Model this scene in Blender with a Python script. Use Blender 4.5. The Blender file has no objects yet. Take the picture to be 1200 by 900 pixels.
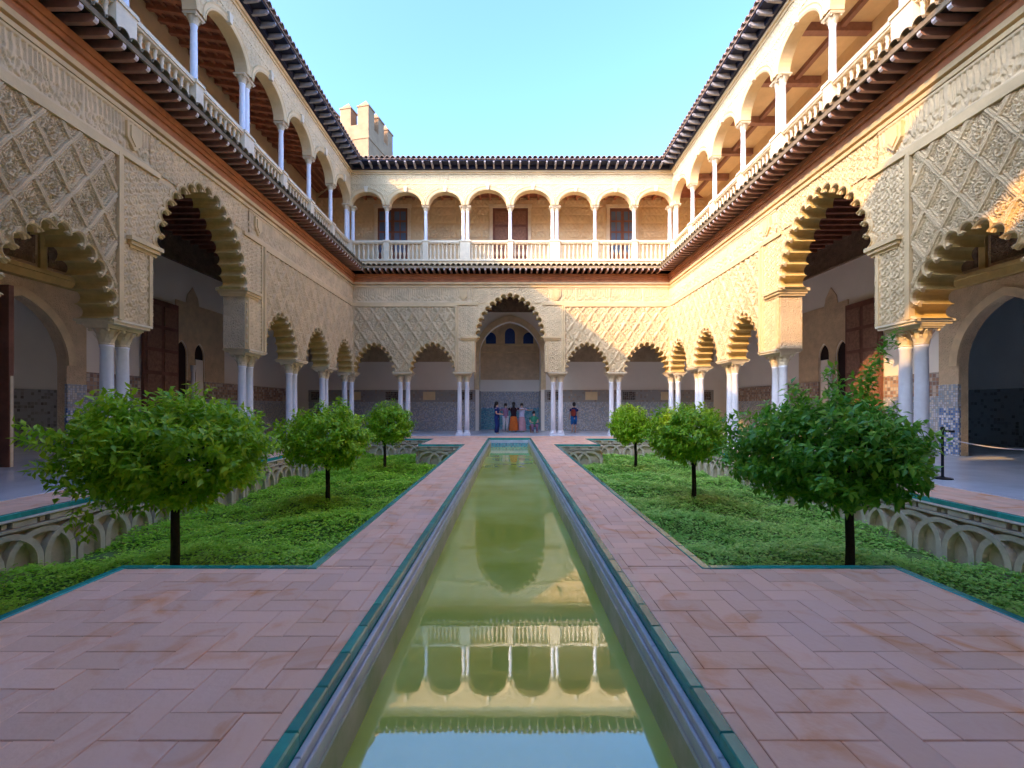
import bpy, bmesh, math, random
import numpy as np
from mathutils import Vector, Matrix
from mathutils.geometry import tessellate_polygon
random.seed(7); rng = np.random.default_rng(11)
PI = math.pi; R = math.radians
sc = bpy.context.scene
COL = sc.collection

# ------------------------------------------------------------------ camera, sky, sun, exposure
cam = bpy.data.cameras.new('camera'); camo = bpy.data.objects.new('camera', cam); COL.objects.link(camo)
camo.location = (0, 0, 1.33); camo.rotation_euler = (R(90), 0, 0)
cam.sensor_width = 36; cam.lens = 15.99; cam.shift_x = 0.0025; cam.shift_y = 0.0225
cam.clip_start = 0.05; cam.clip_end = 3000
sc.camera = camo
SUN = Vector((1.35, 1.18, -1.0)).normalized()              # the way the light travels
ELEV = math.asin(-SUN.z); AZ = math.atan2(-SUN.x, -SUN.y)
w = bpy.data.worlds.new('World'); sc.world = w; w.use_nodes = True
nt = w.node_tree; nt.nodes.clear()
sky = nt.nodes.new('ShaderNodeTexSky'); sky.sky_type = 'NISHITA'; sky.sun_disc = False
sky.sun_elevation = ELEV; sky.sun_rotation = AZ; sky.air_density = 0.5; sky.dust_density = 1.6; sky.ozone_density = 10.0
bg = nt.nodes.new('ShaderNodeBackground'); bg.inputs['Strength'].default_value = 0.15
wo = nt.nodes.new('ShaderNodeOutputWorld')
tint = nt.nodes.new('ShaderNodeVectorMath'); tint.operation = 'MULTIPLY'; tint.inputs[1].default_value = (1.0, 0.87, 0.70)
nt.links.new(sky.outputs[0], tint.inputs[0]); nt.links.new(tint.outputs[0], bg.inputs[0]); nt.links.new(bg.outputs[0], wo.inputs[0])
sl = bpy.data.lights.new('sun', 'SUN'); sl.energy = 2.0; sl.angle = R(0.53); sl.color = (0.215, 0.118, 0.036)
so = bpy.data.objects.new('sun', sl); COL.objects.link(so); so.rotation_euler = SUN.to_track_quat('-Z', 'Y').to_euler()
sc.view_settings.view_transform = 'Standard'; sc.view_settings.look = 'None'
sc.view_settings.exposure = 3.75; sc.view_settings.gamma = 1.0
sc.cycles.max_bounces = 14; sc.cycles.diffuse_bounces = 10; sc.cycles.glossy_bounces = 4
sc.cycles.use_denoising = True; sc.cycles.sample_clamp_indirect = 6

# ------------------------------------------------------------------ materials
def wb(c): return (min(.95, c[0]), min(.95, c[1]*1.04), min(.95, c[2]*1.14))     # surface colours balanced for the warm sky
def mat(name, col, rough=0.8, var=0.0, vscale=3.0, bump=0.0, bscale=40.0, col2=None, spec=0.3, island=0.0, detail=6, btype='noise', bdist=0.01, world=False, stain=None):
    m = bpy.data.materials.new(name); m.use_nodes = True; n = m.node_tree.nodes; L = m.node_tree.links
    b = n['Principled BSDF']; b.inputs['Roughness'].default_value = rough; b.inputs['Specular IOR Level'].default_value = spec
    col = wb(col); col2 = wb(col2) if col2 else None; stain = wb(stain) if stain else None
    b.inputs['Base Color'].default_value = (*col, 1)
    tc = n.new('ShaderNodeTexCoord'); OUT = tc.outputs['Object']
    if world: OUT = n.new('ShaderNodeNewGeometry').outputs['Position']
    cur = None
    if var > 0 or col2:
        nz = n.new('ShaderNodeTexNoise'); nz.inputs['Scale'].default_value = vscale; nz.inputs['Detail'].default_value = detail; nz.inputs['Roughness'].default_value = 0.65
        L.new(OUT, nz.inputs['Vector'])
        rp = n.new('ShaderNodeValToRGB'); rp.color_ramp.elements[0].position = 0.32; rp.color_ramp.elements[1].position = 0.68
        c2 = col2 or tuple(c * (1 - var) for c in col)
        rp.color_ramp.elements[0].color = (*c2, 1); rp.color_ramp.elements[1].color = (*col, 1)
        L.new(nz.outputs[0], rp.inputs[0]); cur = rp.outputs[0]
    if stain:
        n3 = n.new('ShaderNodeTexNoise'); n3.inputs['Scale'].default_value = 2.6; n3.inputs['Detail'].default_value = 8; n3.inputs['Distortion'].default_value = 1.2; L.new(OUT, n3.inputs['Vector'])
        r3 = n.new('ShaderNodeMapRange'); r3.inputs['From Min'].default_value = 0.52; r3.inputs['From Max'].default_value = 0.72; L.new(n3.outputs[0], r3.inputs['Value'])
        m3 = n.new('ShaderNodeMix'); m3.data_type = 'RGBA'; m3.inputs[7].default_value = (*stain, 1)
        L.new(r3.outputs[0], m3.inputs[0]); L.new(cur, m3.inputs[6]); cur = m3.outputs[2]
    if island > 0:
        oi = n.new('ShaderNodeObjectInfo'); ge = n.new('ShaderNodeNewGeometry')
        ad = n.new('ShaderNodeMath'); ad.operation = 'ADD'; L.new(oi.outputs['Random'], ad.inputs[0]); L.new(ge.outputs['Random Per Island'], ad.inputs[1])
        fr = n.new('ShaderNodeMath'); fr.operation = 'FRACT'; L.new(ad.outputs[0], fr.inputs[0])
        mr = n.new('ShaderNodeMapRange'); mr.inputs['To Min'].default_value = 1 - island; mr.inputs['To Max'].default_value = 1 + island * 0.6
        L.new(fr.outputs[0], mr.inputs['Value'])
        mx = n.new('ShaderNodeVectorMath'); mx.operation = 'SCALE'
        if cur is None: mx.inputs[0].default_value = col
        else: L.new(cur, mx.inputs[0])
        L.new(mr.outputs[0], mx.inputs['Scale']); cur = mx.outputs[0]
    if cur is not None: L.new(cur, b.inputs['Base Color'])
    if bump > 0:
        if btype == 'voronoi':
            tx = n.new('ShaderNodeTexVoronoi'); tx.feature = 'F1'
        else:
            tx = n.new('ShaderNodeTexNoise'); tx.inputs['Detail'].default_value = 5
        tx.inputs['Scale'].default_value = bscale; L.new(OUT, tx.inputs['Vector'])
        bp = n.new('ShaderNodeBump'); bp.inputs['Strength'].default_value = bump; bp.inputs['Distance'].default_value = bdist
        L.new(tx.outputs[0], bp.inputs['Height']); L.new(bp.outputs[0], b.inputs['Normal'])
    return m

def mosaic(name, cols, scale, rough=0.25, grout=(0.35, 0.33, 0.3)):
    """glazed tile dado: little star-and-strap tiles from crossed waves in the wall plane"""
    m = bpy.data.materials.new(name); m.use_nodes = True; n = m.node_tree.nodes; L = m.node_tree.links
    b = n['Principled BSDF']; b.inputs['Roughness'].default_value = rough
    tc = n.new('ShaderNodeTexCoord'); mp = n.new('ShaderNodeMapping'); mp.inputs['Scale'].default_value = (scale, scale, scale)
    L.new(tc.outputs['Object'], mp.inputs[0])
    v = n.new('ShaderNodeTexVoronoi'); v.inputs['Scale'].default_value = 1.0; v.inputs['Randomness'].default_value = 0.15; v.distance = 'CHEBYCHEV'
    L.new(mp.outputs[0], v.inputs['Vector'])
    sp = n.new('ShaderNodeSeparateColor'); L.new(v.outputs['Color'], sp.inputs[0])
    rp = n.new('ShaderNodeValToRGB'); rp.color_ramp.interpolation = 'CONSTANT'
    e = rp.color_ramp.elements
    while len(e) < len(cols): e.new(0.5)
    for i, c in enumerate(cols): e[i].position = i / len(cols); e[i].color = (*wb(c), 1)
    L.new(sp.outputs[0], rp.inputs[0])
    rp2 = n.new('ShaderNodeValToRGB'); rp2.color_ramp.elements[0].position = 0.38; rp2.color_ramp.elements[0].color = (0, 0, 0, 1)
    rp2.color_ramp.elements[1].position = 0.46; rp2.color_ramp.elements[1].color = (1, 1, 1, 1)
    L.new(v.outputs['Distance'], rp2.inputs[0])
    mx = n.new('ShaderNodeMix'); mx.data_type = 'RGBA'; mx.inputs[7].default_value = (*grout, 1)
    L.new(rp2.outputs[0], mx.inputs[0]); L.new(rp.outputs[0], mx.inputs[6]); L.new(mx.outputs[2], b.inputs['Base Color'])
    return m

def leafmat(name, c1, c2, c3):
    m = bpy.data.materials.new(name); m.use_nodes = True; n = m.node_tree.nodes; L = m.node_tree.links
    b = n['Principled BSDF']; b.inputs['Roughness'].default_value = 0.38; b.inputs['Specular IOR Level'].default_value = 0.5
    ge = n.new('ShaderNodeNewGeometry'); rp = n.new('ShaderNodeValToRGB'); e = rp.color_ramp.elements
    e.new(0.5); e[0].position = 0.0; e[1].position = 0.55; e[2].position = 1.0
    e[0].color = (*wb(c1), 1); e[1].color = (*wb(c2), 1); e[2].color = (*wb(c3), 1)
    L.new(ge.outputs['Random Per Island'], rp.inputs[0]); L.new(rp.outputs[0], b.inputs['Base Color'])
    tr = n.new('ShaderNodeBsdfTranslucent'); L.new(rp.outputs[0], tr.inputs['Color'])
    ms = n.new('ShaderNodeMixShader'); ms.inputs[0].default_value = 0.32
    L.new(b.outputs[0], ms.inputs[1]); L.new(tr.outputs[0], ms.inputs[2]); L.new(ms.outputs[0], n['Material Output'].inputs[0])
    return m

M = {}
M['stucco'] = mat('stucco', (0.83, 0.60, 0.30), 0.9, 0.24, 1.2, 0.35, 30)
M['carved'] = mat('carved_stucco', (0.85, 0.63, 0.34), 0.9, 0.26, 2.2, 0.5, 55)
M['carve_fine'] = mat('fine_carving', (0.80, 0.58, 0.33), 0.9, 0.25, 2.5, 0.9, 26, btype='voronoi', bdist=0.03)
M['ochre'] = mat('ochre_soffit', (0.70, 0.49, 0.17), 0.85, 0.25, 4, 0.3, 30)
M['ochre_wall'] = mat('ochre_carving', (0.58, 0.43, 0.25), 0.9, 0.3, 3, 0.9, 20, btype='voronoi', bdist=0.04)
M['white'] = mat('white_plaster', (0.92, 0.82, 0.65), 0.9, 0.07, 0.8, 0.15, 12)
M['plaster'] = mat('cream_plaster', (0.83, 0.62, 0.33), 0.9, 0.2, 1.0, 0.2, 12)
M['marble'] = mat('column_marble', (0.84, 0.82, 0.78), 0.35, 0.14, 5, spec=0.5)
M['stone'] = mat('balustrade_stone', (0.84, 0.69, 0.44), 0.7, 0.2, 4, 0.25, 40)
M['floor'] = mat('gallery_marble', (0.78, 0.79, 0.79), 0.22, 0.18, 1.5, spec=0.5)
M['mortar'] = mat('mortar', (0.70, 0.42, 0.29), 0.95, 0.35, 3)
M['terra'] = mat('terracotta', (0.96, 0.56, 0.34), 0.62, 0, 1.3, 0.3, 30, col2=(0.95, 0.60, 0.43), island=0.10, world=True, stain=(0.86, 0.38, 0.17))
M['green'] = mat('green_glaze', (0.015, 0.27, 0.20), 0.22, 0, 7, 0.2, 20, col2=(0.03, 0.36, 0.27), spec=0.6, island=0.25)
M['poolstone'] = mat('pool_ledge_marble', (0.64, 0.66, 0.68), 0.3, 0.3, 4, spec=0.5)
M['poolwall'] = mat('pool_wall', (0.62, 0.54, 0.42), 0.6, 0, 3, 0.2, 20, col2=(0.38, 0.40, 0.20))
M['rust'] = mat('painted_beam', (0.56, 0.21, 0.08), 0.6, 0.35, 3, 0.3, 25)
M['rafter'] = mat('rafter_wood', (0.42, 0.22, 0.15), 0.7, 0.3, 4, 0.3, 30, island=0.2)
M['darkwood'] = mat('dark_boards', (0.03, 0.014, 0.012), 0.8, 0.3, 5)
M['tip'] = mat('pale_rafter_end', (0.75, 0.66, 0.62), 0.7, 0.25, 8)
M['ceilwood'] = mat('ceiling_wood', (0.55, 0.21, 0.10), 0.6, 0.4, 4, 0.3, 30)
M['ceilboard'] = mat('ceiling_board', (0.36, 0.125, 0.065), 0.7, 0.4, 4)
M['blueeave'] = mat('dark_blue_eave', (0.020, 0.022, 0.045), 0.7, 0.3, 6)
M['bracket'] = mat('pale_bracket', (0.36, 0.32, 0.30), 0.75, 0.35, 6, 0.3, 30)
M['rooftile'] = mat('roof_tile', (0.42, 0.27, 0.18), 0.85, 0, 8, 0.3, 30, col2=(0.26, 0.19, 0.14), island=0.3)
M['mosstile'] = mat('mossy_tile', (0.40, 0.29, 0.17), 0.9, 0, 6, 0.4, 30, col2=(0.20, 0.15, 0.08), island=0.3)
M['gardenwall'] = mat('garden_wall_plaster', (0.62, 0.50, 0.35), 0.9, 0, 3, 0.5, 18, col2=(0.48, 0.37, 0.25))
M['gardenrib'] = mat('garden_arch_plaster', (0.68, 0.58, 0.43), 0.9, 0, 5, 0.4, 25, col2=(0.52, 0.42, 0.29))
M['soil'] = mat('soil', (0.16, 0.24, 0.06), 0.95, 0.3, 6)
M['ground'] = mat('outer_ground', (0.2, 0.17, 0.13), 0.95, 0.2, 0.3)
M['bark'] = mat('bark', (0.05, 0.033, 0.025), 0.9, 0.4, 20, 0.6, 60)
M['door'] = mat('door_wood', (0.24, 0.10, 0.06), 0.6, 0.4, 3, 0.4, 30)
M['doorpanel'] = mat('door_inlay', (0.34, 0.17, 0.10), 0.6, 0.45, 9, 0.6, 24, btype='voronoi')
M['frieze_wood'] = mat('carved_wood_frieze', (0.34, 0.22, 0.13), 0.8, 0.45, 4, 0.9, 22, btype='voronoi', bdist=0.04)
M['dado'] = mosaic('tile_dado', [(0.55, 0.55, 0.57), (0.33, 0.40, 0.45), (0.62, 0.57, 0.48), (0.40, 0.40, 0.38)], 16)
M['dado_teal'] = mosaic('teal_dado', [(0.06, 0.34, 0.40), (0.10, 0.42, 0.46), (0.20, 0.46, 0.5), (0.05, 0.26, 0.36)], 14)
M['dado_blue'] = mosaic('blue_azulejo', [(0.16, 0.26, 0.46), (0.70, 0.72, 0.74), (0.10, 0.19, 0.40), (0.5, 0.55, 0.55)], 15)
M['dado_brown'] = mosaic('brown_tile_frieze', [(0.40, 0.23, 0.14), (0.50, 0.32, 0.2), (0.28, 0.17, 0.12), (0.58, 0.46, 0.33)], 9)
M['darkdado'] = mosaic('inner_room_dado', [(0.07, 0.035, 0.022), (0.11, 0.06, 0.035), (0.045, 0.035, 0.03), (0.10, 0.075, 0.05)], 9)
M['blueglass'] = mat('blue_lattice', (0.03, 0.07, 0.22), 0.3, 0.4, 12)
M['windowglass'] = mat('window_glass', (0.10, 0.15, 0.22), 0.06, spec=0.8)
M['black'] = mat('black_metal', (0.015, 0.017, 0.02), 0.4)
M['rope'] = mat('rope', (0.55, 0.53, 0.52), 0.8)
M['brick'] = mat('tower_brick', (0.36, 0.21, 0.10), 0.9, 0.3, 1.0, 0.6, 5)
M['skin'] = mat('skin', (0.50, 0.29, 0.20), 0.6)
M['hair'] = mat('hair', (0.02, 0.014, 0.012), 0.5)
for k, c in dict(navy=(0.012, 0.03, 0.13), orange=(0.62, 0.13, 0.02), darktop=(0.03, 0.008, 0.012), pink=(0.60, 0.30, 0.30), lilac=(0.55, 0.52, 0.62),
                 cream=(0.62, 0.55, 0.5), greenshirt=(0.05, 0.25, 0.13), blueshort=(0.02, 0.16, 0.42), mauve=(0.28, 0.14, 0.2), red=(0.3, 0.05, 0.03)).items():
    M[k] = mat('cloth_' + k, c, 0.85, 0.2, 12)
M['leaf_light'] = leafmat('leaf_light', (0.24, 0.46, 0.02), (0.42, 0.66, 0.03), (0.60, 0.74, 0.035))
M['leaf_mid'] = leafmat('leaf_mid', (0.19, 0.42, 0.02), (0.35, 0.60, 0.03), (0.52, 0.70, 0.035))
M['leaf_dark'] = leafmat('leaf_dark', (0.10, 0.34, 0.035), (0.22, 0.52, 0.05), (0.34, 0.62, 0.055))
M['cover'] = leafmat('cover_leaf', (0.36, 0.66, 0.05), (0.50, 0.78, 0.06), (0.60, 0.82, 0.09))
M['cover2'] = leafmat('cover_leaf_cool', (0.32, 0.62, 0.11), (0.46, 0.74, 0.15), (0.56, 0.78, 0.20))

def water_mat():
    m = bpy.data.materials.new('pool_water'); m.use_nodes = True; n = m.node_tree.nodes; L = m.node_tree.links
    b = n['Principled BSDF']; b.inputs['Roughness'].default_value = 0.02; b.inputs['IOR'].default_value = 2.5
    tc = n.new('ShaderNodeTexCoord')
    nz = n.new('ShaderNodeTexNoise'); nz.inputs['Scale'].default_value = 0.9; nz.inputs['Detail'].default_value = 6; L.new(tc.outputs['Object'], nz.inputs['Vector'])
    rp = n.new('ShaderNodeValToRGB'); rp.color_ramp.elements[0].color = (0.44, 0.52, 0.07, 1); rp.color_ramp.elements[1].color = (0.56, 0.70, 0.20, 1)
    rp.color_ramp.elements[0].position = 0.35; rp.color_ramp.elements[1].position = 0.7
    L.new(nz.outputs[0], rp.inputs[0]); L.new(rp.outputs[0], b.inputs['Base Color'])
    n2 = n.new('ShaderNodeTexNoise'); n2.inputs['Scale'].default_value = 9; n2.inputs['Detail'].default_value = 3; L.new(tc.outputs['Object'], n2.inputs['Vector'])
    bp = n.new('ShaderNodeBump'); bp.inputs['Strength'].default_value = 0.004; bp.inputs['Distance'].default_value = 0.05
    L.new(n2.outputs[0], bp.inputs['Height']); L.new(bp.outputs[0], b.inputs['Normal'])
    return m
M['water'] = water_mat()

# ------------------------------------------------------------------ mesh helpers
class MB:
    def __init__(s): s.v = []; s.f = []; s.m = []
    def add(s, vs, fs, mi=0):
        o = len(s.v); s.v += [tuple(p) for p in vs]; s.f += [tuple(i + o for i in f) for f in fs]; s.m += [mi] * len(fs); return s
    def box(s, x0, x1, y0, y1, z0, z1, mi=0):
        return s.add([(x0,y0,z0),(x1,y0,z0),(x1,y1,z0),(x0,y1,z0),(x0,y0,z1),(x1,y0,z1),(x1,y1,z1),(x0,y1,z1)],
                     [(0,3,2,1),(4,5,6,7),(0,1,5,4),(1,2,6,5),(2,3,7,6),(3,0,4,7)], mi)
    def cbox(s, x0, x1, y0, y1, z0, z1, c, mi=0):          # top edges chamfered
        return s.add([(x0,y0,z0),(x1,y0,z0),(x1,y1,z0),(x0,y1,z0),(x0,y0,z1-c),(x1,y0,z1-c),(x1,y1,z1-c),(x0,y1,z1-c),
                      (x0+c,y0+c,z1),(x1-c,y0+c,z1),(x1-c,y1-c,z1),(x0+c,y1-c,z1)],
                     [(0,3,2,1),(0,1,5,4),(1,2,6,5),(2,3,7,6),(3,0,4,7),(4,5,9,8),(5,6,10,9),(6,7,11,10),(7,4,8,11),(8,9,10,11)], mi)
    def trap(s, u0, u1, ya, yb, z0, z1, mi=0, za=0, zb=0):  # mitred slab of a side: ends run at 45 degrees; za/zb lift the ya/yb edge
        A0, A1, B0, B1 = u0 - ya, u1 + ya, u0 - yb, u1 + yb
        return s.add([(A0,ya,z0+za),(A1,ya,z0+za),(B1,yb,z0+zb),(B0,yb,z0+zb),(A0,ya,z1+za),(A1,ya,z1+za),(B1,yb,z1+zb),(B0,yb,z1+zb)],
                     [(0,3,2,1),(4,5,6,7),(0,1,5,4),(1,2,6,5),(2,3,7,6),(3,0,4,7)], mi)
    def prism(s, poly, y0, y1, mi=0, ms=None):              # outline in the wall plane (u, z), from y0 to y1
        ms = mi if ms is None else ms
        n = len(poly); o = len(s.v)
        s.v += [(p[0], y0, p[1]) for p in poly] + [(p[0], y1, p[1]) for p in poly]
        for t in tessellate_polygon([[Vector((p[0], p[1], 0)) for p in poly]]):
            s.f.append((o+t[0], o+t[1], o+t[2])); s.m.append(mi)
            s.f.append((o+n+t[2], o+n+t[1], o+n+t[0])); s.m.append(mi)
        for i in range(n):
            j = (i + 1) % n
            s.f.append((o+i, o+j, o+n+j, o+n+i)); s.m.append(ms)
        return s
    def lathe(s, prof, seg=14, mi=0, cx=0, cy=0):
        o = len(s.v); n = len(prof)
        for r, z in prof:
            for k in range(seg):
                a = 2 * PI * k / seg; s.v.append((cx + r * math.cos(a), cy + r * math.sin(a), z))
        for i in range(n - 1):
            for k in range(seg):
                k2 = (k + 1) % seg
                s.f.append((o+i*seg+k, o+i*seg+k2, o+(i+1)*seg+k2, o+(i+1)*seg+k)); s.m.append(mi)
        s.f.append(tuple(o + k for k in reversed(range(seg)))); s.m.append(mi)
        s.f.append(tuple(o + (n-1)*seg + k for k in range(seg))); s.m.append(mi)
        return s
    def tube(s, pts, rads, seg=8, mi=0):
        o = len(s.v); n = len(pts); pts = [Vector(p) for p in pts]
        for i, p in enumerate(pts):
            d = (pts[min(i+1, n-1)] - pts[max(i-1, 0)]).normalized()
            a = d.orthogonal().normalized(); b = d.cross(a)
            if i: 
                a = (pa - d * pa.dot(d)).normalized(); b = d.cross(a)
            pa = a
            for k in range(seg):
                t = 2*PI*k/seg; s.v.append(tuple(p + (a*math.cos(t) + b*math.sin(t)) * rads[i]))
        for i in range(n - 1):
            for k in range(seg):
                k2 = (k+1) % seg; s.f.append((o+i*seg+k, o+i*seg+k2, o+(i+1)*seg+k2, o+(i+1)*seg+k)); s.m.append(mi)
        s.f.append(tuple(o + k for k in reversed(range(seg)))); s.m.append(mi)
        s.f.append(tuple(o + (n-1)*seg + k for k in range(seg))); s.m.append(mi)
        return s
    def mesh(s, name, mats, smooth=False):
        me = bpy.data.meshes.new(name); me.from_pydata(s.v, [], s.f)
        for m in (mats if isinstance(mats, (list, tuple)) else [mats]): me.materials.append(M[m])
        if any(s.m): me.polygons.foreach_set('material_index', s.m)
        if smooth: me.polygons.foreach_set('use_smooth', [True] * len(me.polygons))
        me.update(); return me
    def build(s, name, mats, parent=None, loc=(0,0,0), rz=0, smooth=False):
        return ob(name, s.mesh(name, mats, smooth), parent, loc, rz)

def ob(name, me, parent=None, loc=(0,0,0), rz=0, scale=None):
    o = bpy.data.objects.new(name, me); COL.objects.link(o); o.location = loc; o.rotation_euler = (0, 0, rz)
    if scale: o.scale = scale
    if parent is not None: o.parent = parent
    return o
def tag(o, label, cat, group=None, kind=None):
    o['label'] = label; o['category'] = cat
    if group: o['group'] = group
    if kind: o['kind'] = kind
    return o
def thing(name, label, cat, loc=(0,0,0), rz=0, group=None):
    return tag(ob(name, None, None, loc, rz), label, cat, group)
def struct(o): o['kind'] = 'structure'; return o
def stuff(o): o['kind'] = 'stuff'; return o
def from_np(name, verts, faces, mats, parent=None, loc=(0,0,0), smooth=False, mi=None):
    me = bpy.data.meshes.new(name); nv = len(verts); nf, k = faces.shape
    me.vertices.add(nv); me.vertices.foreach_set('co', np.ascontiguousarray(verts, dtype=np.float32).ravel())
    me.loops.add(nf * k); me.loops.foreach_set('vertex_index', np.ascontiguousarray(faces, dtype=np.int32).ravel())
    me.polygons.add(nf); me.polygons.foreach_set('loop_start', np.arange(0, nf * k, k, dtype=np.int32))
    for m in (mats if isinstance(mats, (list, tuple)) else [mats]): me.materials.append(M[m])
    if mi is not None: me.polygons.foreach_set('material_index', mi)
    if smooth: me.polygons.foreach_set('use_smooth', np.ones(nf, dtype=bool))
    me.update(calc_edges=True); me.validate(); return ob(name, me, parent, loc)

# ------------------------------------------------------------------ lobed arches
def half_arch(hw, rise, t):                                  # pointed two-centred arch, t 0..1 from spring to apex
    c = max((rise * rise - hw * hw) / (2 * hw), 0.0); rad = hw + c
    a1 = math.atan2(rise, c) if c > 0 else PI/2
    a1 = PI - math.acos(min(1, c / rad)) if False else math.acos(c / rad)
    a = a1 * t
    return (c - rad * math.cos(a), rad * math.sin(a) * (rise / (rad * math.sin(a1))))
def arch_curve(cx, hw, zs, rise, n):
    pts = []
    for i in range(n + 1):
        s = 2 * i / n
        if s <= 1: x, z = half_arch(hw, rise, s); pts.append((cx + x, zs + z))
        else: x, z = half_arch(hw, rise, 2 - s); pts.append((cx - x, zs + z))
    return pts
def lobes(cx, hw, zs, rise, n):                              # list of (centre, radius, start angle): cusps on the base curve, lobes bitten into the wall
    fine = arch_curve(cx, hw, zs, rise, 400)
    d = [0]
    for a, b in zip(fine, fine[1:]): d.append(d[-1] + math.dist(a, b))
    pts = []
    for i in range(n + 1):
        t = d[-1] * i / n
        k = min(max(int(np.searchsorted(d, t)), 1), 400)
        q = (t - d[k-1]) / max(d[k] - d[k-1], 1e-9)
        pts.append(tuple(fine[k-1][j] + (fine[k][j] - fine[k-1][j]) * q for j in (0, 1)))
    out = []
    for a, b in zip(pts, pts[1:]):
        out.append((a, b, ((a[0]+b[0])/2, (a[1]+b[1])/2), math.dist(a, b)/2))
    return out
def lobe_pts(lb, scale=1.0, seg=7, ext=1.30, over=0.0):
    a, b, c, r = lb
    a0 = math.atan2(a[1]-c[1], a[0]-c[0])                     # sweep clockwise from a to b, outward
    res = []
    for i in range(seg + 1):
        t = a0 - (-over + (PI + 2*over) * i / seg)
        nx, nz = -(b[1]-a[1]), (b[0]-a[0]); L = math.hypot(nx, nz); nx /= L; nz /= L
        px, pz = r*scale*math.cos(t), r*scale*math.sin(t)
        dn = px*nx + pz*nz
        px += nx*dn*(ext-1); pz += nz*dn*(ext-1)
        res.append((c[0]+px, c[1]+pz))
    return res
def lobed_path(lbs, seg=7):
    p = []
    for lb in lbs:
        q = lobe_pts(lb, seg=seg); p += q[:-1]
    p.append(lobe_pts(lbs[-1], seg=seg)[-1]); return p

ZS, ZT = 2.95, 7.10                                           # springing of the small arches, wall top
HF = 0.30                                                     # half thickness of the lower wall
def archivolt(lbs, parent, y=-HF):
    mb = MB()
    for i, lb in enumerate(lbs):
        inn = lobe_pts(lb, 1.0, 7); mid = lobe_pts(lb, 1.16, 7); out = lobe_pts(lb, 1.42, 7)
        pr = 0.088 + 0.004 * (i % 2)
        vs, fs = [], []
        for k in range(8):
            vs += [(inn[k][0], y, inn[k][1]), (inn[k][0], y-pr*0.8, inn[k][1]), (mid[k][0], y-pr, mid[k][1]), (mid[k][0], y-pr*0.62, mid[k][1]),
                   (out[k][0], y-pr*0.5, out[k][1]), (out[k][0], y+0.01, out[k][1])]
        for k in range(7):
            for j in range(5): fs.append((6*k+j, 6*k+6+j, 6*k+7+j, 6*k+1+j))
        fs += [(0,1,2,3,4,5), tuple(42+j for j in (5,4,3,2,1,0))]
        mb.add(vs, fs)
    return mb.build('archivolt', 'stucco', parent)

# ------------------------------------------------------------------ carved relief (height fields)
def fr(x): return x - np.floor(x)
def sebka(u, z):
    a, b = 0.60, 0.88
    wob = 0.012 * np.sin(2*PI*z/b*2)
    s = u/a + z/b + wob; t = u/a - z/b - wob
    p = fr(s) - 0.5; q = fr(t) - 0.5
    d = 0.5 - np.maximum(np.abs(p), np.abs(q))
    X = p + q; Y = p - q
    h = np.full(u.shape, 0.048)
    r = np.hypot(X*1.1, Y + 0.12); th = np.arctan2(Y + 0.12, X*1.1)
    h += 0.012 * np.sign(np.sin(5*th + 10*np.sin(r*9))) * (r < 0.42)
    sp = np.sin(50*X + 2.2*np.sin(15*Y)) * np.sin(44*Y + 2.0*np.sin(13*X))
    h = np.where(sp > 0.38, 0.006, h)
    h = np.where((r > 0.20) & (r < 0.25), 0.066, h)
    h = np.where(np.abs(X) < 0.02, 0.06, h)
    h = np.where((d > 0.10) & (d < 0.135), 0.074, h)
    h = np.where(d < 0.062, 0.092, h); h = np.where(d < 0.018, 0.078, h)
    return h
def tendril(u, z, k=1.0):                                     # close all-over carving of pilasters and spandrels
    s = 4.6*u; t = 4.6*z
    p = fr(s) - .5; q = fr(t + .5*np.floor(s)) - .5
    r = np.hypot(p, q); th = np.arctan2(q, p)
    h = 0.026 + 0.005*np.sin(th*2)
    h = np.where(np.sin(4*th + 18*r) * np.sin(11*r + 2) > 0.22, 0.006, h)
    h = np.where((r > 0.40) & (r < 0.47), 0.034, h)
    h = np.where(r < 0.07, 0.036, h)
    h = np.where(r > 0.52, 0.004, h)
    return h * k
def script_frieze(u, z, z0, z1):                              # inscription band: tall strokes over scrolls, in cartouches
    L = 1.55; c = fr(u/L); x = u*1.0
    v = (z - z0) / (z1 - z0)
    st = np.sin(2*PI*x/0.085 + 1.6*np.sin(2*PI*x/0.7) + 0.5*np.sin(9*v))
    lo = np.sin(2*PI*x/0.11 + 5*v) * np.sin(2*PI*v*3.2 + 3*np.sin(2*PI*x/0.31))
    h = np.where(st > 0.25, 0.036, 0.010)
    h = np.where((v < 0.5) & (lo > 0.1), 0.036, np.where((v < 0.5) & (lo < -0.35), 0.004, h))
    edge = (v < 0.07) | (v > 0.93) | (c < 0.018) | (c > 0.982)
    h = np.where(edge, 0.044, h)
    return h
def relief(name, parent, u0, u1, z0, z1, res, fn, keep=None, y=-HF-0.004, m='carved'):
    nu = max(2, int((u1-u0)/res)); nz = max(2, int((z1-z0)/res))
    U, Z = np.meshgrid(np.linspace(u0, u1, nu+1), np.linspace(z0, z1, nz+1))
    H = fn(U, Z)
    V = np.stack([U, y - H, Z], -1).reshape(-1, 3)
    idx = np.arange((nu+1)*(nz+1)).reshape(nz+1, nu+1)
    F = np.stack([idx[:-1,:-1], idx[:-1,1:], idx[1:,1:], idx[1:,:-1]], -1).reshape(-1, 4)
    if keep is not None:
        K = keep(U, Z).ravel(); F = F[K[F].all(1)]
    used = np.unique(F); rm = np.full(len(V), -1); rm[used] = np.arange(len(used))
    return from_np(name, V[used], rm[F], m, parent)
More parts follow.
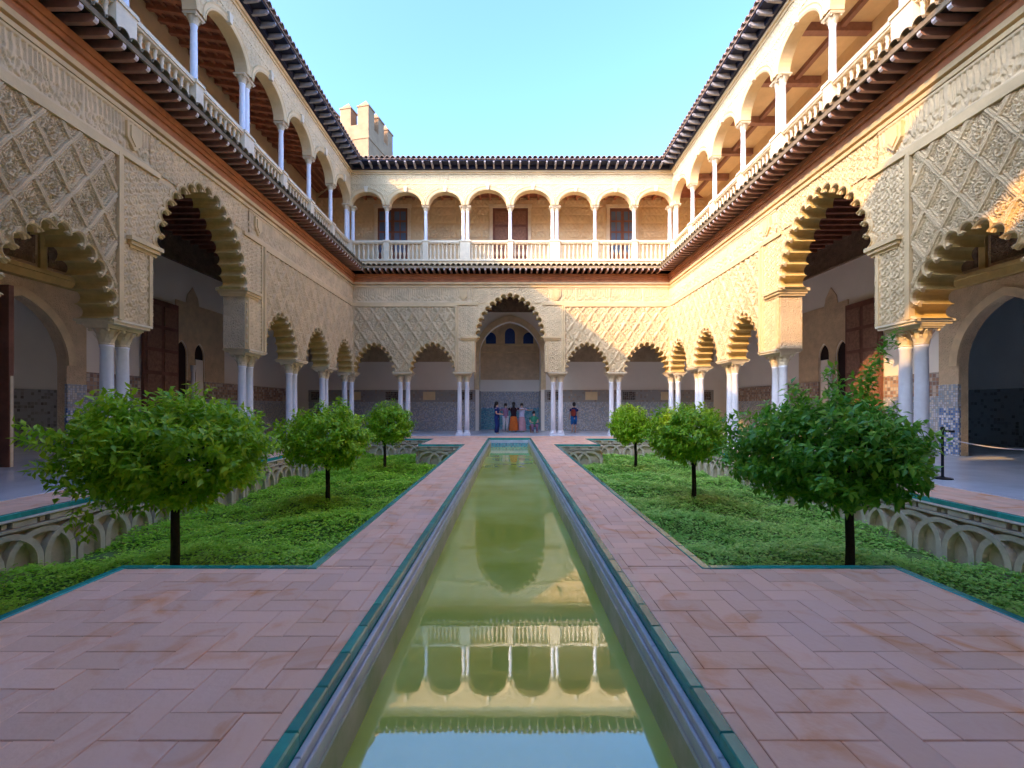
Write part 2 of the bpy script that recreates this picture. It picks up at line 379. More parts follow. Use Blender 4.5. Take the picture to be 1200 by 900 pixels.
def outside(archs):
    """archs: list of (lobes, cx, hw, zs, rise); True where the wall stands clear of the arch openings and their rims"""
    def k(U, Z):
        ok = np.ones(U.shape, bool)
        for lbs, cx, hw, zs, rise in archs:
            c = max((rise*rise - hw*hw)/(2*hw), 0); rad = hw + c
            ax = np.abs(U - cx); zz = np.maximum(Z - zs, 0)
            ok &= ~(((ax + c)**2 + zz**2 < rad*rad) | ((Z < zs) & (ax < hw)))
            for a, b, ce, r in lbs: ok &= np.hypot(U-ce[0], Z-ce[1]) > r*1.42
        return ok
    return k

# ------------------------------------------------------------------ columns (shared meshes)
def capital_mesh(r, h, name):
    mb = MB(); W = r * 2.05
    mb.lathe([(r*1.02, 0), (r*1.12, h*0.04), (r*1.02, h*0.09), (r*1.0, h*0.15), (r*1.1, h*0.45), (r*1.45, h*0.78), (r*1.5, h*0.8)], 12)
    for row, (zb, hh, rr, n, off) in enumerate(((0.10, 0.40, 1.02, 8, 0), (0.30, 0.46, 1.12, 8, PI/8))):
        for k in range(n):
            a = 2*PI*k/n + off; ca, sa = math.cos(a), math.sin(a); wd = r*0.36
            def P(rad, side, zz): return (rad*ca - side*sa, rad*sa + side*ca, zz)
            z0, z1 = h*zb, h*(zb+hh)
            mb.add([P(r*rr, -wd, z0), P(r*rr, wd, z0), P(r*rr*1.18, wd*0.9, (z0+z1)/2), P(r*rr*1.18, -wd*0.9, (z0+z1)/2), P(r*rr*1.62, wd*0.5, z1), P(r*rr*1.62, -wd*0.5, z1),
                    P(r*rr*1.66, 0, z1-h*0.09)], [(0,1,2,3), (3,2,4,5), (5,4,6)])
    for sx in (-1, 1):
        for sy in (-1, 1):
            mb.lathe([(r*0.22, h*0.66), (r*0.34, h*0.73), (r*0.22, h*0.82)], 6, 0, sx*W*0.72, sy*W*0.72)
    mb.box(-W*0.92, W*0.92, -W*0.92, W*0.92, h*0.82, h*0.90); mb.box(-W, W, -W, W, h*0.90, h)
    return mb.mesh(name, 'stone')
R1 = 0.112
SHAFT = MB().lathe([(R1*1.0, 0.22), (R1*1.0, 0.9), (R1*0.97, 1.7), (R1*0.9, 2.44), (R1*1.02, 2.46), (R1*1.02, 2.5)], 18).mesh('column', 'marble', True)
BASE = MB().box(-0.165, 0.165, -0.165, 0.165, 0.0, 0.09).lathe([(0.155, 0.09), (0.165, 0.12), (0.155, 0.15), (0.128, 0.165), (0.128, 0.18), (0.145, 0.2), (0.128, 0.23), (0.112, 0.235)], 16).mesh('column_base', 'marble')
CAP = capital_mesh(R1, 0.36, 'capital')
R2 = 0.082
USH = MB().lathe([(R2*1.35, 0), (R2*1.4, 0.04), (R2*1.05, 0.08), (R2, 0.12), (R2*0.97, 0.8), (R2*0.88, 1.32), (R2*1.02, 1.35), (R2*1.02, 1.38)], 14).mesh('column', 'marble', True)
UCAP = capital_mesh(R2, 0.22, 'capital')
BAL = MB().lathe([(0.058, 0), (0.058, 0.06), (0.034, 0.09), (0.05, 0.2), (0.064, 0.3), (0.05, 0.4), (0.03, 0.52), (0.03, 0.56), (0.042, 0.6), (0.03, 0.64), (0.05, 0.69), (0.05, 0.74)], 8).mesh('baluster', 'stone', True)
def column(parent, u, y=0.0):
    c = ob('column', SHAFT, parent, (u, y, 0)); ob('base', BASE, c); ob('capital', CAP, c, (0, 0, 2.5)); return c
def upper_column(parent, u, z0, y=0.0):
    c = ob('column', USH, parent, (u, y, z0)); ob('capital', UCAP, c, (0, 0, 1.38)); return c

def raft_mesh():
    mb = MB(); w = 0.036
    prof = [(-0.33, 7.46), (-0.90, 7.46), (-0.965, 7.475), (-1.0, 7.51), (-1.0, 7.60), (-0.33, 7.60)]
    n = len(prof)
    mb.add([(-w, p[0], p[1]) for p in prof] + [(w, p[0], p[1]) for p in prof], [tuple(range(n)), tuple(reversed(range(n, 2*n)))])
    for i in range(n):
        j = (i+1) % n; mb.add([(-w, *prof[i]), (-w, *prof[j]), (w, *prof[j]), (w, *prof[i])], [(0, 1, 2, 3)], 1 if i in (2, 3) else 0)
    return mb.mesh('rafter', ['rafter', 'tip'])
RAFT = raft_mesh()
def barrel(name, m, r, ln, rise, t=0.014):                     # a half-round tile lying along y, mouth at y=0
    mb = MB(); seg = 7; vs = []
    for (yy, k) in ((0, 1.0), (ln, 0.85)):
        for rr in (r*k, r*k - t):
            for i in range(seg + 1):
                a = PI * i / seg; vs.append((-rr*math.cos(a), yy, rr*math.sin(a) + rise*yy))
    fs = []; S = seg + 1
    for i in range(seg):
        fs += [(i, i+1, 2*S+i+1, 2*S+i), (S+i, 3*S+i, 3*S+i+1, S+i+1), (i, S+i, S+i+1, i+1)]
    mb.add(vs, fs); return mb.mesh(name, m)
TILE_UP = barrel('roof_tile', 'rooftile', 0.10, 0.7, 0.35)
TILE_LOW = barrel('eave_tile', 'mosstile', 0.108, 0.75, 0.12)
MOD = MB().prism([(-0.82, 12.48), (-0.82, 12.42), (-0.74, 12.37), (-0.55, 12.345), (-0.36, 12.34), (-0.36, 12.48)], -0.036, 0.036)
MOD.v = [(v[1], v[0], v[2]) for v in MOD.v]; MOD = MOD.mesh('eave_bracket', 'bracket')

# ------------------------------------------------------------------ one side of the court
def side(key, loc, rz, nodes, big, lo, hi, detail, labels, res_near):
    """nodes: column axes along the wall; big: index of the bay with the large arch; lo/hi: range of u that the picture can show"""
    u0, u1 = nodes[0], nodes[-1]
    A = thing('arcade', labels[0], 'arcade', loc, rz)
    vis = lambda u: lo <= u <= hi
    arch_all = []
    for i, (a, b) in enumerate(zip(nodes, nodes[1:])):
        cx = (a + b) / 2; mb = MB()
        if i == big:
            hw, zs, rise, n = 1.42, 4.60, 1.86, 17
            lbs = lobes(cx, hw, zs, rise, n); pi = 1.62
            p = [(a, ZS), (cx-pi, ZS), (cx-pi, 4.5), (cx-hw, zs)] + lobed_path(lbs)[1:-1] + [(cx+hw, zs), (cx+pi, 4.5), (cx+pi, ZS), (b, ZS), (b, ZT), (a, ZT)]
        else:
            hw, zs, rise, n = (b-a)/2 - 0.49, ZS, 1.27, 13
            lbs = lobes(cx, hw, zs, rise, n)
            p = [(a, ZS)] + lobed_path(lbs) + [(b, ZS), (b, ZT), (a, ZT)]
        mb.prism(p, -HF, HF, 0, 1)
        if i == big: mb.m = [2 if k and max(mb.v[q][2] for q in f) < 4.55 else k for k, f in zip(mb.m, mb.f)]
        mb.build('arch_wall', ['stucco', 'ochre', 'carve_fine'], A)
        arch_all.append((lbs, cx, hw, zs, rise))
        if detail and (vis(a) or vis(b)):
            archivolt(lbs, A)
            if i == big:
                for s in (-1, 1):                             # imposts under the large arch and the pier below
                    uu = cx + s*(pi + 0.28)
                    MB().box(uu-0.40, uu+0.40, -HF-0.14, HF+0.14, 4.52, 4.60).box(uu-0.36, uu+0.36, -HF-0.10, HF+0.10, 4.45, 4.52).box(uu-0.33, uu+0.33, -HF-0.05, HF+0.05, 4.39, 4.45).build('impost', 'stucco', A)
    for i, u in enumerate(nodes):
        if key == 'near' or (not vis(u) and key != 'far'): 
            if key != 'near': continue
        corner = i in (0, len(nodes)-1)
        if corner and key != 'far': us = [u - 0.40 if i else u + 0.40]
        else: us = [u - 0.175, u + 0.175]
        for x in us: column(A, x)
        MB().box(u-0.42, u+0.42, -HF-0.05, HF+0.05, 2.862, 2.91).box(u-0.45, u+0.45, -HF-0.08, HF+0.08, 2.91, 2.952).build('abacus', 'stone', A)
    if detail:
        cb = (nodes[big] + nodes[big+1]) / 2; pw = 2.47
        runs = [(u0 + 0.32, cb - pw, [x for j, x in enumerate(arch_all) if j < big]), (cb + pw, u1 - 0.32, [x for j, x in enumerate(arch_all) if j > big])]
        for (a, b, archs), rs in zip(runs, res_near):
            a2, b2 = max(a, lo), min(b, hi)
            if b2 - a2 < 0.3: continue
            relief('sebka_panel', A, a2 + 0.09, b2 - 0.09, ZS + 0.02, 5.96, rs, sebka, outside(archs))
            f = MB()                                            # frame of the lattice panel
            f.box(a2, a2+0.07, -HF-0.11, -HF, ZS, 6.05); f.box(b2-0.07, b2, -HF-0.11, -HF, ZS, 6.05); f.box(a2+0.07, b2-0.07, -HF-0.105, -HF, 5.97, 6.05)
            f.build('panel_frame', 'stucco', A)
        za, zb = 6.16, 6.86
        L0, L1 = max(u0 + 0.32, lo), min(u1 - 0.32, hi)
        for a, b in ((L0, cb - 1.75), (cb + 1.75, L1)):
            if b - a > 0.3: relief('inscription_frieze', A, a, b, za, zb, 0.015 if key != 'far' else 0.022, lambda U, Z: script_frieze(U, Z, za, zb))
        for a, b in ((u0 + HF, cb - 1.5), (cb + 1.5, u1 - HF)): MB().box(a, b, -HF-0.075, -HF, 6.052, 6.155).build('moulding', 'stucco', A)
        MB().trap(u0, u1, -HF-0.07, -HF, 6.87, 6.95).trap(u0, u1, -HF-0.10, -HF-0.0, 7.0, 7.10).build('cornice', 'stucco', A)
        # carved field round the large arch and its pilasters
        for a, b in ((cb - pw + 0.02, cb), (cb, cb + pw - 0.02)):
            relief('carved_field', A, a, b, ZS + 0.02, 6.04, 0.016 if key != 'far' else 0.024, tendril, lambda U, Z: outside([arch_all[big]])(U, Z) & ~((np.abs(U-cb) < 1.64) & (Z < 4.62)))
        for a, b in ((cb - 1.72, cb), (cb, cb + 1.72)):
            relief('carved_field', A, a, b, 6.16, 6.86, 0.016 if key != 'far' else 0.024, tendril, outside([arch_all[big]]))
        for s in (-1, 1):
            for x in (cb + s*(pw - 0.05), cb + s*1.74):
                MB().box(x-0.035, x+0.035, -HF-0.06, -HF, ZS + 0.02 if abs(x-cb) > 2 else ZS + 0.02, 6.05 if abs(x-cb) > 2 else 4.38).build('pilaster_strip', 'stucco', A)
            x = cb + s*(pw - 0.30)                              # little shield carved above each pilaster
            sh = MB(); sh.prism([(x-0.17, 6.75), (x-0.17, 6.45), (x, 6.26), (x+0.17, 6.45), (x+0.17, 6.75)], -HF-0.09, -HF-0.02)
            sh.prism([(x-0.11, 6.70), (x-0.11, 6.48), (x, 6.34), (x+0.11, 6.48), (x+0.11, 6.70)], -HF-0.115, -HF-0.09); sh.build('carved_shield', 'stucco', A)
    # eave between the storeys
    E = ob('eave', None, A)
    MB().trap(u0, u1, -HF-0.10, HF, 7.102, 7.24).trap(u0, u1, -HF-0.15, HF, 7.24, 7.33).trap(u0, u1, -HF-0.19, HF, 7.33, 7.455).build('wall_beam', 'rust', E)
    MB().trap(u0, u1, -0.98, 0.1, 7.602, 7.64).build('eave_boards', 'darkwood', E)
    MB().trap(u0, u1, -1.02, -0.98, 7.56, 7.655).build('eave_fascia', 'mosstile', E)
    MB().trap(u0, u1, -0.90, 0.1, 7.645, 7.72, 0).build('eave_bed', 'mosstile', E)
    if detail:
        n = int((u1 - u0 - 2.0) / 0.26)
        for k in range(n + 1):
            u = u0 + 1.0 + (u1 - u0 - 2.0) * k / n
            if vis(u): ob('rafter', RAFT, E, (u, 0, 0))
        n = int((u1 - u0 - 2.1) / 0.235)
        for k in range(n + 1):
            u = u0 + 1.05 + (u1 - u0 - 2.1) * k / n
            if vis(u): ob('eave_tile', TILE_LOW, E, (u, -1.06, 7.66))
    # upper gallery
    G = thing('upper_gallery', labels[1], 'gallery', loc, rz)
    MB().trap(u0, u1, -0.20, 0.20, 7.725, 8.13).build('parapet_base', 'plaster', G)
    MB().trap(u0, u1, -0.24, 2.9, 8.131, 8.17).build('gallery_floor', 'stone', G)
    if key == 'far':
        un = [-7.6, -5.76, -3.93, -2.07, 0.04, 2.13, 4.02, 5.86, 7.78]; pairs = {0, 3, 5, 8}
    else:
        N = 10 if key != 'near' else 8; un = [u0 + (u1-u0)*k/N for k in range(N+1)]; pairs = {0, 4, 6, 10}
    ZR, ZC = 9.13, 10.73
    for i, u in enumerate(un):
        corner = i in (0, len(un)-1)
        if detail and (vis(u) or key == 'far'):
            if corner: us = [u] if key == 'far' else [u - 0.24 if i else u + 0.24]
            elif i in pairs: us = [u-0.105, u+0.105]
            else: us = [u]
            if corner and key == 'far': us = [u, u + (0.24 if i == 0 else -0.24)]
            wd = 0.24 if len(us) > 1 else 0.13
            if not (corner and key != 'far'):
                MB().box(u-wd, u+wd, -0.15, 0.15, 8.171, ZR-0.07).box(u-wd-0.03, u+wd+0.03, -0.18, 0.18, 8.171, 8.25).box(u-wd-0.03, u+wd+0.03, -0.18, 0.18, ZR-0.07, ZR+0.005).build('pedestal', 'stone', G)
            for x in us: upper_column(G, x, ZR)
    for i, (a, b) in enumerate(zip(un, un[1:])):
        cx = (a+b)/2; hw = (b-a)/2 - 0.17; rise = hw * 0.80; zs = ZC + 0.03
        pts = [(cx - hw*math.cos(PI*k/24), zs + rise*math.sin(PI*k/24)) for k in range(25)]
        MB().prism([(a, zs)] + pts + [(b, zs), (b, 12.34), (a, 12.34)], -0.16, 0.16, 0, 1).build('arch_wall', ['plaster', 'stucco'], G)
        if not detail or not (vis(a) or vis(b)): continue
        mb = MB(); vs, fs = [], []
        for k in range(25):
            t = PI*k/24; c, s_ = -math.cos(t), math.sin(t)
            for (d, yy) in ((0.0, -0.16), (0.0, -0.19), (0.05, -0.215), (0.055, -0.195), (0.12, -0.20), (0.16, -0.225), (0.17, -0.16)):
                vs.append((cx + c*(hw+d), yy, zs + s_*(rise+d)))
        for k in range(24):
            for j in range(6): fs.append((7*k+j, 7*k+7+j, 7*k+8+j, 7*k+1+j))
        mb.add(vs, fs); mb.build('archivolt', 'stucco', G)
        zk = zs + rise
        MB().prism([(cx-0.05, zk-0.02), (cx+0.05, zk-0.02), (cx+0.085, zk+0.24), (cx-0.085, zk+0.24)], -0.27, -0.16).build('keystone', 'stone', G)
        # balusters between the pedestals
        B = ob('balustrade', None, G)
        MB().box(a+0.10, b-0.10, -0.10, 0.10, 8.172, 8.26).build('bottom_rail', 'stone', B)
        MB().box(a+0.10, b-0.10, -0.13, 0.13, ZR-0.10, ZR-0.002).box(a+0.10, b-0.10, -0.10, 0.10, ZR-0.14, ZR-0.10).build('handrail', 'stone', B)
        m0, m1 = a + (0.30 if i in pairs else 0.22), b - (0.30 if (i+1) in pairs else 0.22)
        nb = int(round((m1 - m0) / 0.205))
        for k in range(nb + 1):
            u = m0 + (m1 - m0) * k / nb
            if vis(u): ob('baluster', BAL, B, (u, 0, 8.26))
    if detail:
        L0, L1 = max(u0 + 0.18, lo), min(u1 - 0.18, hi)
        relief('carved_band', G, L0, L1, 11.80, 12.16, 0.02, lambda U, Z: 1.1*tendril(U, Z), None, -0.163, 'plaster')
        for a, b in zip(un, un[1:]):
            if not (vis(a) and vis(b)): continue
            def clear(U, Z, a=a, b=b):
                c0 = (a+b)/2; hw = (b-a)/2 - 0.17; ri = hw*0.80
                return ((U-c0)/(hw+0.15))**2 + (np.maximum(Z-ZC-0.03, 0)/(ri+0.15))**2 > 1
            for e0, e1 in ((a, (a+b)/2), ((a+b)/2, b)):
                relief('carved_spandrel', G, max(e0, u0+0.17), min(e1, u1-0.17), ZC + 0.10, 11.715, 0.02, lambda U, Z: 1.2*tendril(U, Z), clear, -0.163, 'plaster')
    MB().trap(u0, u1, -0.20, -0.16, 11.72, 11.79).trap(u0, u1, -0.22, -0.16, 12.17, 12.24).trap(u0, u1, -0.28, -0.16, 12.24, 12.338).build('cornice', 'plaster', G)
    Rf = ob('roof', None, G)
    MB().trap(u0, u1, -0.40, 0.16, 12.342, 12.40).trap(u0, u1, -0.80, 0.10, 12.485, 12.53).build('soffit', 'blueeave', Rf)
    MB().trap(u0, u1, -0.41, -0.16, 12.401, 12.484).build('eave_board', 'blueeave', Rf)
    MB().trap(u0, u1, -0.84, 6.0, 12.535, 12.585, 0, 0, 6.84*0.35).build('roof_slope', 'rooftile', Rf)
    if detail:
        n = int((u1-u0-1.7)/0.40)
        for k in range(n+1):
            u = u0 + 0.85 + (u1-u0-1.7)*k/n
            if vis(u): ob('eave_bracket', MOD, Rf, (u, 0, 0))
        n = int((u1-u0-1.8)/0.235)
        for k in range(n+1):
            u = u0 + 0.9 + (u1-u0-1.8)*k/n
            if vis(u): ob('roof_tile', TILE_UP, Rf, (u, -0.92, 12.56))
    return A, G

YN = [0.5, 3.25, 6.0, 8.76, 13.10, 15.87, 18.63, 21.4]
XN = [-7.6, -4.95, -2.17, 2.23, 4.97, 7.78]
LX, RX, FY, NY = -7.6, 7.78, 21.4, 0.5
side('far', (0, FY, 0), 0, XN, 2, -9, 9, True,
     ['carved stucco arcade closing the court beyond the end of the pool', 'upper gallery with eight arches above the end of the pool'], (0.026, 0.026))
side('left', (LX, 0, 0), PI/2, YN, 3, 3.2, 22, True,
     ['carved arcade wholly in shade along one long side of the court', 'shaded upper gallery with red timber ceiling and red beam below'], (0.0125, 0.02))
side('right', (RX, 0, 0), -PI/2, [-y for y in reversed(YN)], 3, -22, -3.2, True,
     ['carved arcade along the court with sunlight across its upper wall', 'sunlit upper gallery with cream plaster ceiling along the court'], (0.02, 0.0125))
side('near', (0, NY, 0), PI, [-x for x in reversed(XN)], 2, 50, 60, False,
     ['plain arcade closing the court behind the near end of the pool', 'upper gallery over the near end of the pool'], (0.1, 0.1))

# ------------------------------------------------------------------ gallery back walls, ceilings, rooms
def notch(cx, hw, zs, rise, n=14, ogee=0):
    return [(cx-hw, 0)] + arch_curve(cx, hw, zs, rise, n) + [(cx+hw, 0)]
def runs_between(u0, u1, gaps):
    out = []; a = u0
    for g0, g1 in sorted(gaps):
        if g0 > a: out.append((a, g0))
        a = max(a, g1)
    if a < u1: out.append((a, u1))
    return out
YB = 4.4
def long_back(key, loc, rz, sg, label, lab2):
    """sg = +1: u is the distance down the court; -1: mirrored"""
    W = thing('gallery_wall', label, 'wall', loc, rz)
    U = lambda a, b: (a, b) if sg > 0 else (-b, -a)
    c = lambda a: sg * a
    u0, u1 = U(0.5 - YB, 21.4 + YB)
    doors = [(c(11.08), 1.19, 2.45, 1.61), (c(16.65), 0.27, 3.3, 0.45), (c(17.6), 0.27, 3.3, 0.45)]
    doors.sort(key=lambda d: d[0])
    bot = [(u0, 0)]
    for d in doors: bot += notch(*d)
    bot += [(u1, 0), (u1, 8.1), (u0, 8.1)]
    MB().prism(bot, YB, YB + 0.2, 0, 1).build('plaster_wall', ['white', 'carve_fine'], W)
    for d in doors:
        if d[1] < 1: MB().prism([(d[0]-0.27, 0.02)] + arch_curve(d[0], 0.27, 3.3, 0.45, 12) + [(d[0]+0.27, 0.02)], YB+0.05, YB+0.09).build('opening_shade', 'darkwood', W)  # dark sheet added in each narrow opening, coloured as the shade behind it
    gaps = [(d[0]-d[1], d[0]+d[1]) for d in doors]
    surround = [U(9.3, 12.86)]
    for a, b in runs_between(u0, u1, gaps + surround):
        MB().box(a+0.001, b-0.001, YB-0.035, YB, 0, 1.64).build('tile_dado', 'dado', W)
        MB().box(a+0.001, b-0.001, YB-0.05, YB, 1.64, 2.32).build('tile_frieze', 'dado_brown', W)
    MB().box(u0, u1, YB-0.07, YB, 6.6, 7.5).box(u0, u1, YB-0.14, YB, 7.5, 7.62).box(u0, u1, YB-0.11, YB, 6.54, 6.6).build('carved_frieze', 'frieze_wood', W)
    # carved surround of the twin-arched opening with its small finial
    a, b = U(16.32, 19.1)
    tw = sorted([c(16.65), c(17.6)])
    p = [(a, 2.33)] + [q for d in tw for q in [(d-0.3, 2.33)] + arch_curve(d, 0.3, 3.3, 0.5, 12) + [(d+0.3, 2.33)]] + [(b, 2.33), (b, 5.2), (c(17.2)+0.35, 5.2), (c(17.2)+0.28, 5.5), (c(17.2), 5.85), (c(17.2)-0.28, 5.5), (c(17.2)-0.35, 5.2), (a, 5.2)]
    MB().prism(p, YB-0.03, YB-0.001).build('carved_surround', 'carve_fine', W)
    MB().lathe([(0.075, 0), (0.085, 0.1), (0.06, 0.14), (0.06, 2.6), (0.09, 2.72), (0.1, 2.9)], 10).build('mullion_column', 'marble', W, (c(17.125), YB-0.09, 0), smooth=True)
    a, b = U(17.42, 17.82)
    MB().box(a, b, YB+0.005, YB+0.045, 0.013, 3.15).build('shutter', 'white', W)
    # tall timber door leaf folded against the wall
    a, b = U(14.75, 16.28); d = MB(); d.box(a, b, YB-0.16, YB-0.06, 0.05, 4.95)
    leaf = d.build('door', 'door', W)
    for k in range(6):
        for j in range(2):
            x0 = a + 0.10 + j*((b-a)/2 - 0.02); MB().box(x0, x0 + (b-a)/2 - 0.17, YB-0.19, YB-0.16, 0.2 + k*0.78, 0.2 + k*0.78 + 0.66).build('panel', 'doorpanel', leaf)
    # carved surround of the great door
    cd = c(11.08)
    p = [(cd-1.75, 1.95), (cd-1.18, 1.95)] + arch_curve(cd, 1.18, 2.45, 1.6, 20) + [(cd+1.18, 1.95), (cd+1.75, 1.95), (cd+1.75, 4.5), (cd-1.75, 4.5)]
    MB().prism(p, YB-0.07, YB-0.001).build('carved_spandrel', 'carve_fine', W)
    o, i2 = arch_curve(cd, 1.40, 2.45, 1.82, 20), arch_curve(cd, 1.185, 2.45, 1.605, 20)
    MB().prism(o + i2[::-1], YB-0.13, YB-0.07).build('arch_band', 'carved', W)
    for s in (-1, 1):
        e = sorted((cd + s*1.19, cd + s*1.75))
        MB().box(e[0], e[1], YB-0.06, YB, 0, 1.3).build('tile_jamb', 'dado_blue', W)
        MB().box(e[0], e[1], YB-0.08, YB, 1.3, 1.95).build('tile_jamb', 'dado', W)
    MB().box(cd-1.9, cd+1.9, YB-0.22, YB, 4.52, 4.70).box(cd-1.9, cd+1.9, YB-0.30, YB, 4.70, 4.80).build('door_cornice', 'ochre', W)
    MB().box(cd-1.85, cd+1.85, YB-0.05, YB, 4.81, 6.5).build('lattice_panel', 'carve_fine', W)
    for k in (-1, 0, 1):
        x = cd + k*1.05
        MB().prism([(x-0.36, 4.95)] + arch_curve(x, 0.36, 5.75, 0.42, 12) + [(x+0.36, 4.95)], YB-0.075, YB-0.05).build('lattice_window', 'frieze_wood', W)
        MB().box(x+0.44, x+0.60, YB-0.12, YB-0.05, 4.85, 6.4).build('pilaster', 'ochre', W)
    # a leaf of the great door standing open into the gallery
    if key == 'left':
        l2 = MB().box(-0.05, 0.05, -1.15, 0, 0.04, 3.95).build('door', 'door', W, (cd - sg*1.3, YB - 0.14, 0), 0)
        for k in range(5): MB().box(0.05, 0.075, -1.07, -0.1, 0.2 + k*0.75, 0.2 + k*0.75 + 0.62).build('panel', 'doorpanel', l2)
        MB().box(-0.03, 0.03, -1.165, -1.151, 0.04, 2.0).build('edge_strip', 'stone', l2)
    # dim room behind the great door
    rm = ob('inner_room', None, W)
    MB().box(cd-9.5, cd+9.5, YB+4.6, YB+4.9, 0, 5).build('room_wall', 'white', rm)
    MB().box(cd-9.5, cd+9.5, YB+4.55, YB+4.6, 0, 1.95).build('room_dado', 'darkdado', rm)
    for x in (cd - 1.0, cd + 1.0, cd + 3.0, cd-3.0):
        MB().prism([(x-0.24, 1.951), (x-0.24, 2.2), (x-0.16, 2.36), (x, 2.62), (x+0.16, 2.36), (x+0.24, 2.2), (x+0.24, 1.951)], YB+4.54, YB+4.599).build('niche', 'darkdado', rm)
    MB().box(cd-9.7, cd-9.5, YB+0.46, YB+4.9, 0, 5).box(cd+9.5, cd+9.7, YB+0.46, YB+4.9, 0, 5).build('room_partition', 'darkwood', rm)
    MB().box(cd-9.5, cd+9.5, YB+0.45, YB+4.9, 5.01, 5.2).build('room_ceiling', 'darkwood', rm)
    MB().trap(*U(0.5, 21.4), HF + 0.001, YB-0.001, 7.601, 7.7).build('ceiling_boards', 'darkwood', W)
    n = 42
    for k in range(n):
        y = 3.0 + k * 0.45; u = c(y)
        MB().box(u-0.06, u+0.06, HF+0.01, YB-0.15, 7.40, 7.60).build('ceiling_beam', 'ceilboard', W)
    # upper storey
    Wu = thing('upper_wall', lab2, 'wall', loc, rz)
    uu0, uu1 = U(0.5-2.5, 21.4+2.5)
    MB().box(uu0, uu1, 2.5, 2.8, 8.171, 13.2).build('plaster_wall', 'plaster', Wu)
    if key == 'left':
        MB().trap(*U(0.5, 21.4), 0.161, 2.499, 12.2, 12.26, 0, 0, 0.35).build('ceiling_boards', 'ceilboard', Wu)
        for k in range(44):
            u = c(2.6 + k*0.42); MB().add([(u-0.06, 0.17, 12.06), (u+0.06, 0.17, 12.06), (u+0.06, 2.49, 12.41), (u-0.06, 2.49, 12.41), (u-0.06, 0.17, 12.2), (u+0.06, 0.17, 12.2), (u+0.06, 2.49, 12.55), (u-0.06, 2.49, 12.55)],
                                           [(0,3,2,1),(4,5,6,7),(0,1,5,4),(1,2,6,5),(2,3,7,6),(3,0,4,7)]).build('ceiling_beam', 'ceilwood', Wu)
        for k in range(6):
            y = 0.45 + k*0.36; MB().trap(*U(0.5, 21.4), y, y+0.09, 12.15, 12.2, 0, 0.35*(y-0.16)/2.34, 0.35*(y-0.07)/2.34).build('ceiling_batten', 'ceilwood', Wu)
    else:
        MB().trap(*U(0.5, 21.4), 0.161, 2.499, 12.25, 12.3).build('ceiling_plaster', 'plaster', Wu)
        for k in range(10):
            u = c(2.54 + 2.09*k); MB().box(u-0.10, u+0.10, 0.165, 2.49, 12.0, 12.249).build('ceiling_beam', 'rafter', Wu)
        for y in (0.5, 1.6): MB().trap(*U(0.5, 21.4), y, y+0.14, 12.1, 12.249).build('ceiling_beam', 'rafter', Wu)
    for y in (4.5, 8.5, 12.9, 17.0):
        u = c(y); d = MB().box(u-0.6, u+0.6, 2.44, 2.5, 8.18, 11.0).build('door', 'door', Wu)
        MB().box(u-0.75, u-0.6, 2.42, 2.5, 8.18, 11.15).box(u+0.6, u+0.75, 2.42, 2.5, 8.18, 11.15).box(u-0.6, u+0.6, 2.42, 2.5, 11.0, 11.15).build('door_frame', 'stone', Wu)
    return W
long_back('left', (LX, 0, 0), PI/2, 1, 'gallery wall with tiled dado behind the shaded arcade', 'upper gallery wall behind the shaded arches')
long_back('right', (RX, 0, 0), -PI/2, -1, 'gallery wall with tiled dado behind the sunlit arcade', 'upper gallery wall behind the sunlit arches')

# wall closing the far gallery
W = thing('gallery_wall', 'gallery wall with pointed alcove beyond the end of the pool', 'wall', (0, FY, 0))
MB().prism([(-7.6-YB, 0), (-1.72, 0), *[(x, z) for x, z in arch_curve(0.03, 1.72, 4.15, 1.95, 24)], (1.78, 0), (7.78+YB, 0), (7.78+YB, 8.1), (-7.6-YB, 8.1)], YB-0.4, YB+0.05).build('plaster_wall', 'white', W)
f0 = YB - 0.4
for a, b in ((-7.6-3.6, -1.9), (1.96, 7.78+3.6)):
    MB().box(a, b, f0-0.035, f0, 0, 1.62).build('tile_dado', 'dado', W)
    MB().box(a, b, f0-0.05, f0, 1.62, 2.28).build('tile_frieze', 'dado_brown', W)
    MB().box(a, b, f0-0.04, f0, 3.85, 6.6).build('carved_stucco', 'ochre_wall', W)
    MB().box(a, b, f0-0.09, f0, 6.61, 7.55).build('carved_frieze', 'frieze_wood', W)
    for k in range(5):
        x = a + 0.5 + k*(b-a-1)/4
        MB().box(x-0.34, x+0.34, f0-0.07, f0-0.05, 1.72, 2.18).build('tile_panel', ['darkdado', 'plaster'][k % 2], W)
o, i2 = arch_curve(0.03, 2.0, 4.15, 2.3, 24), arch_curve(0.03, 1.725, 4.15, 1.955, 24)
MB().prism([(-1.97, 2.3)] + o + [(2.03, 2.3), (1.755, 2.3)] + i2[::-1] + [(-1.695, 2.3)], f0-0.08, f0-0.001).build('arch_band', 'carved', W)
MB().box(-1.9, 1.96, f0-0.09, f0-0.001, 6.62, 7.55).build('carved_frieze', 'frieze_wood', W)
ar = f0 + 1.7                                                   # back of the alcove
al = ob('alcove', None, W)
MB().box(-2.2, 2.25, ar, ar+0.2, 0, 6.6).box(-2.2, -1.72, f0+0.46, ar, 0, 6.6).box(1.78, 2.25, f0+0.46, ar, 0, 6.6).build('alcove_wall', 'white', al)
MB().box(-2.2, 2.25, f0+0.46, ar, 6.61, 6.8).build('alcove_ceiling', 'frieze_wood', al)
MB().box(-1.719, 1.779, ar-0.03, ar, 0, 1.25).build('teal_dado', 'dado_teal', al)
MB().box(-1.719, 1.779, ar-0.05, ar, 1.25, 1.30).build('dado_rim', 'dado_blue', al)
MB().box(-1.719, 1.779, ar-0.03, ar, 1.30, 2.25).build('tile_band', 'dado', al)
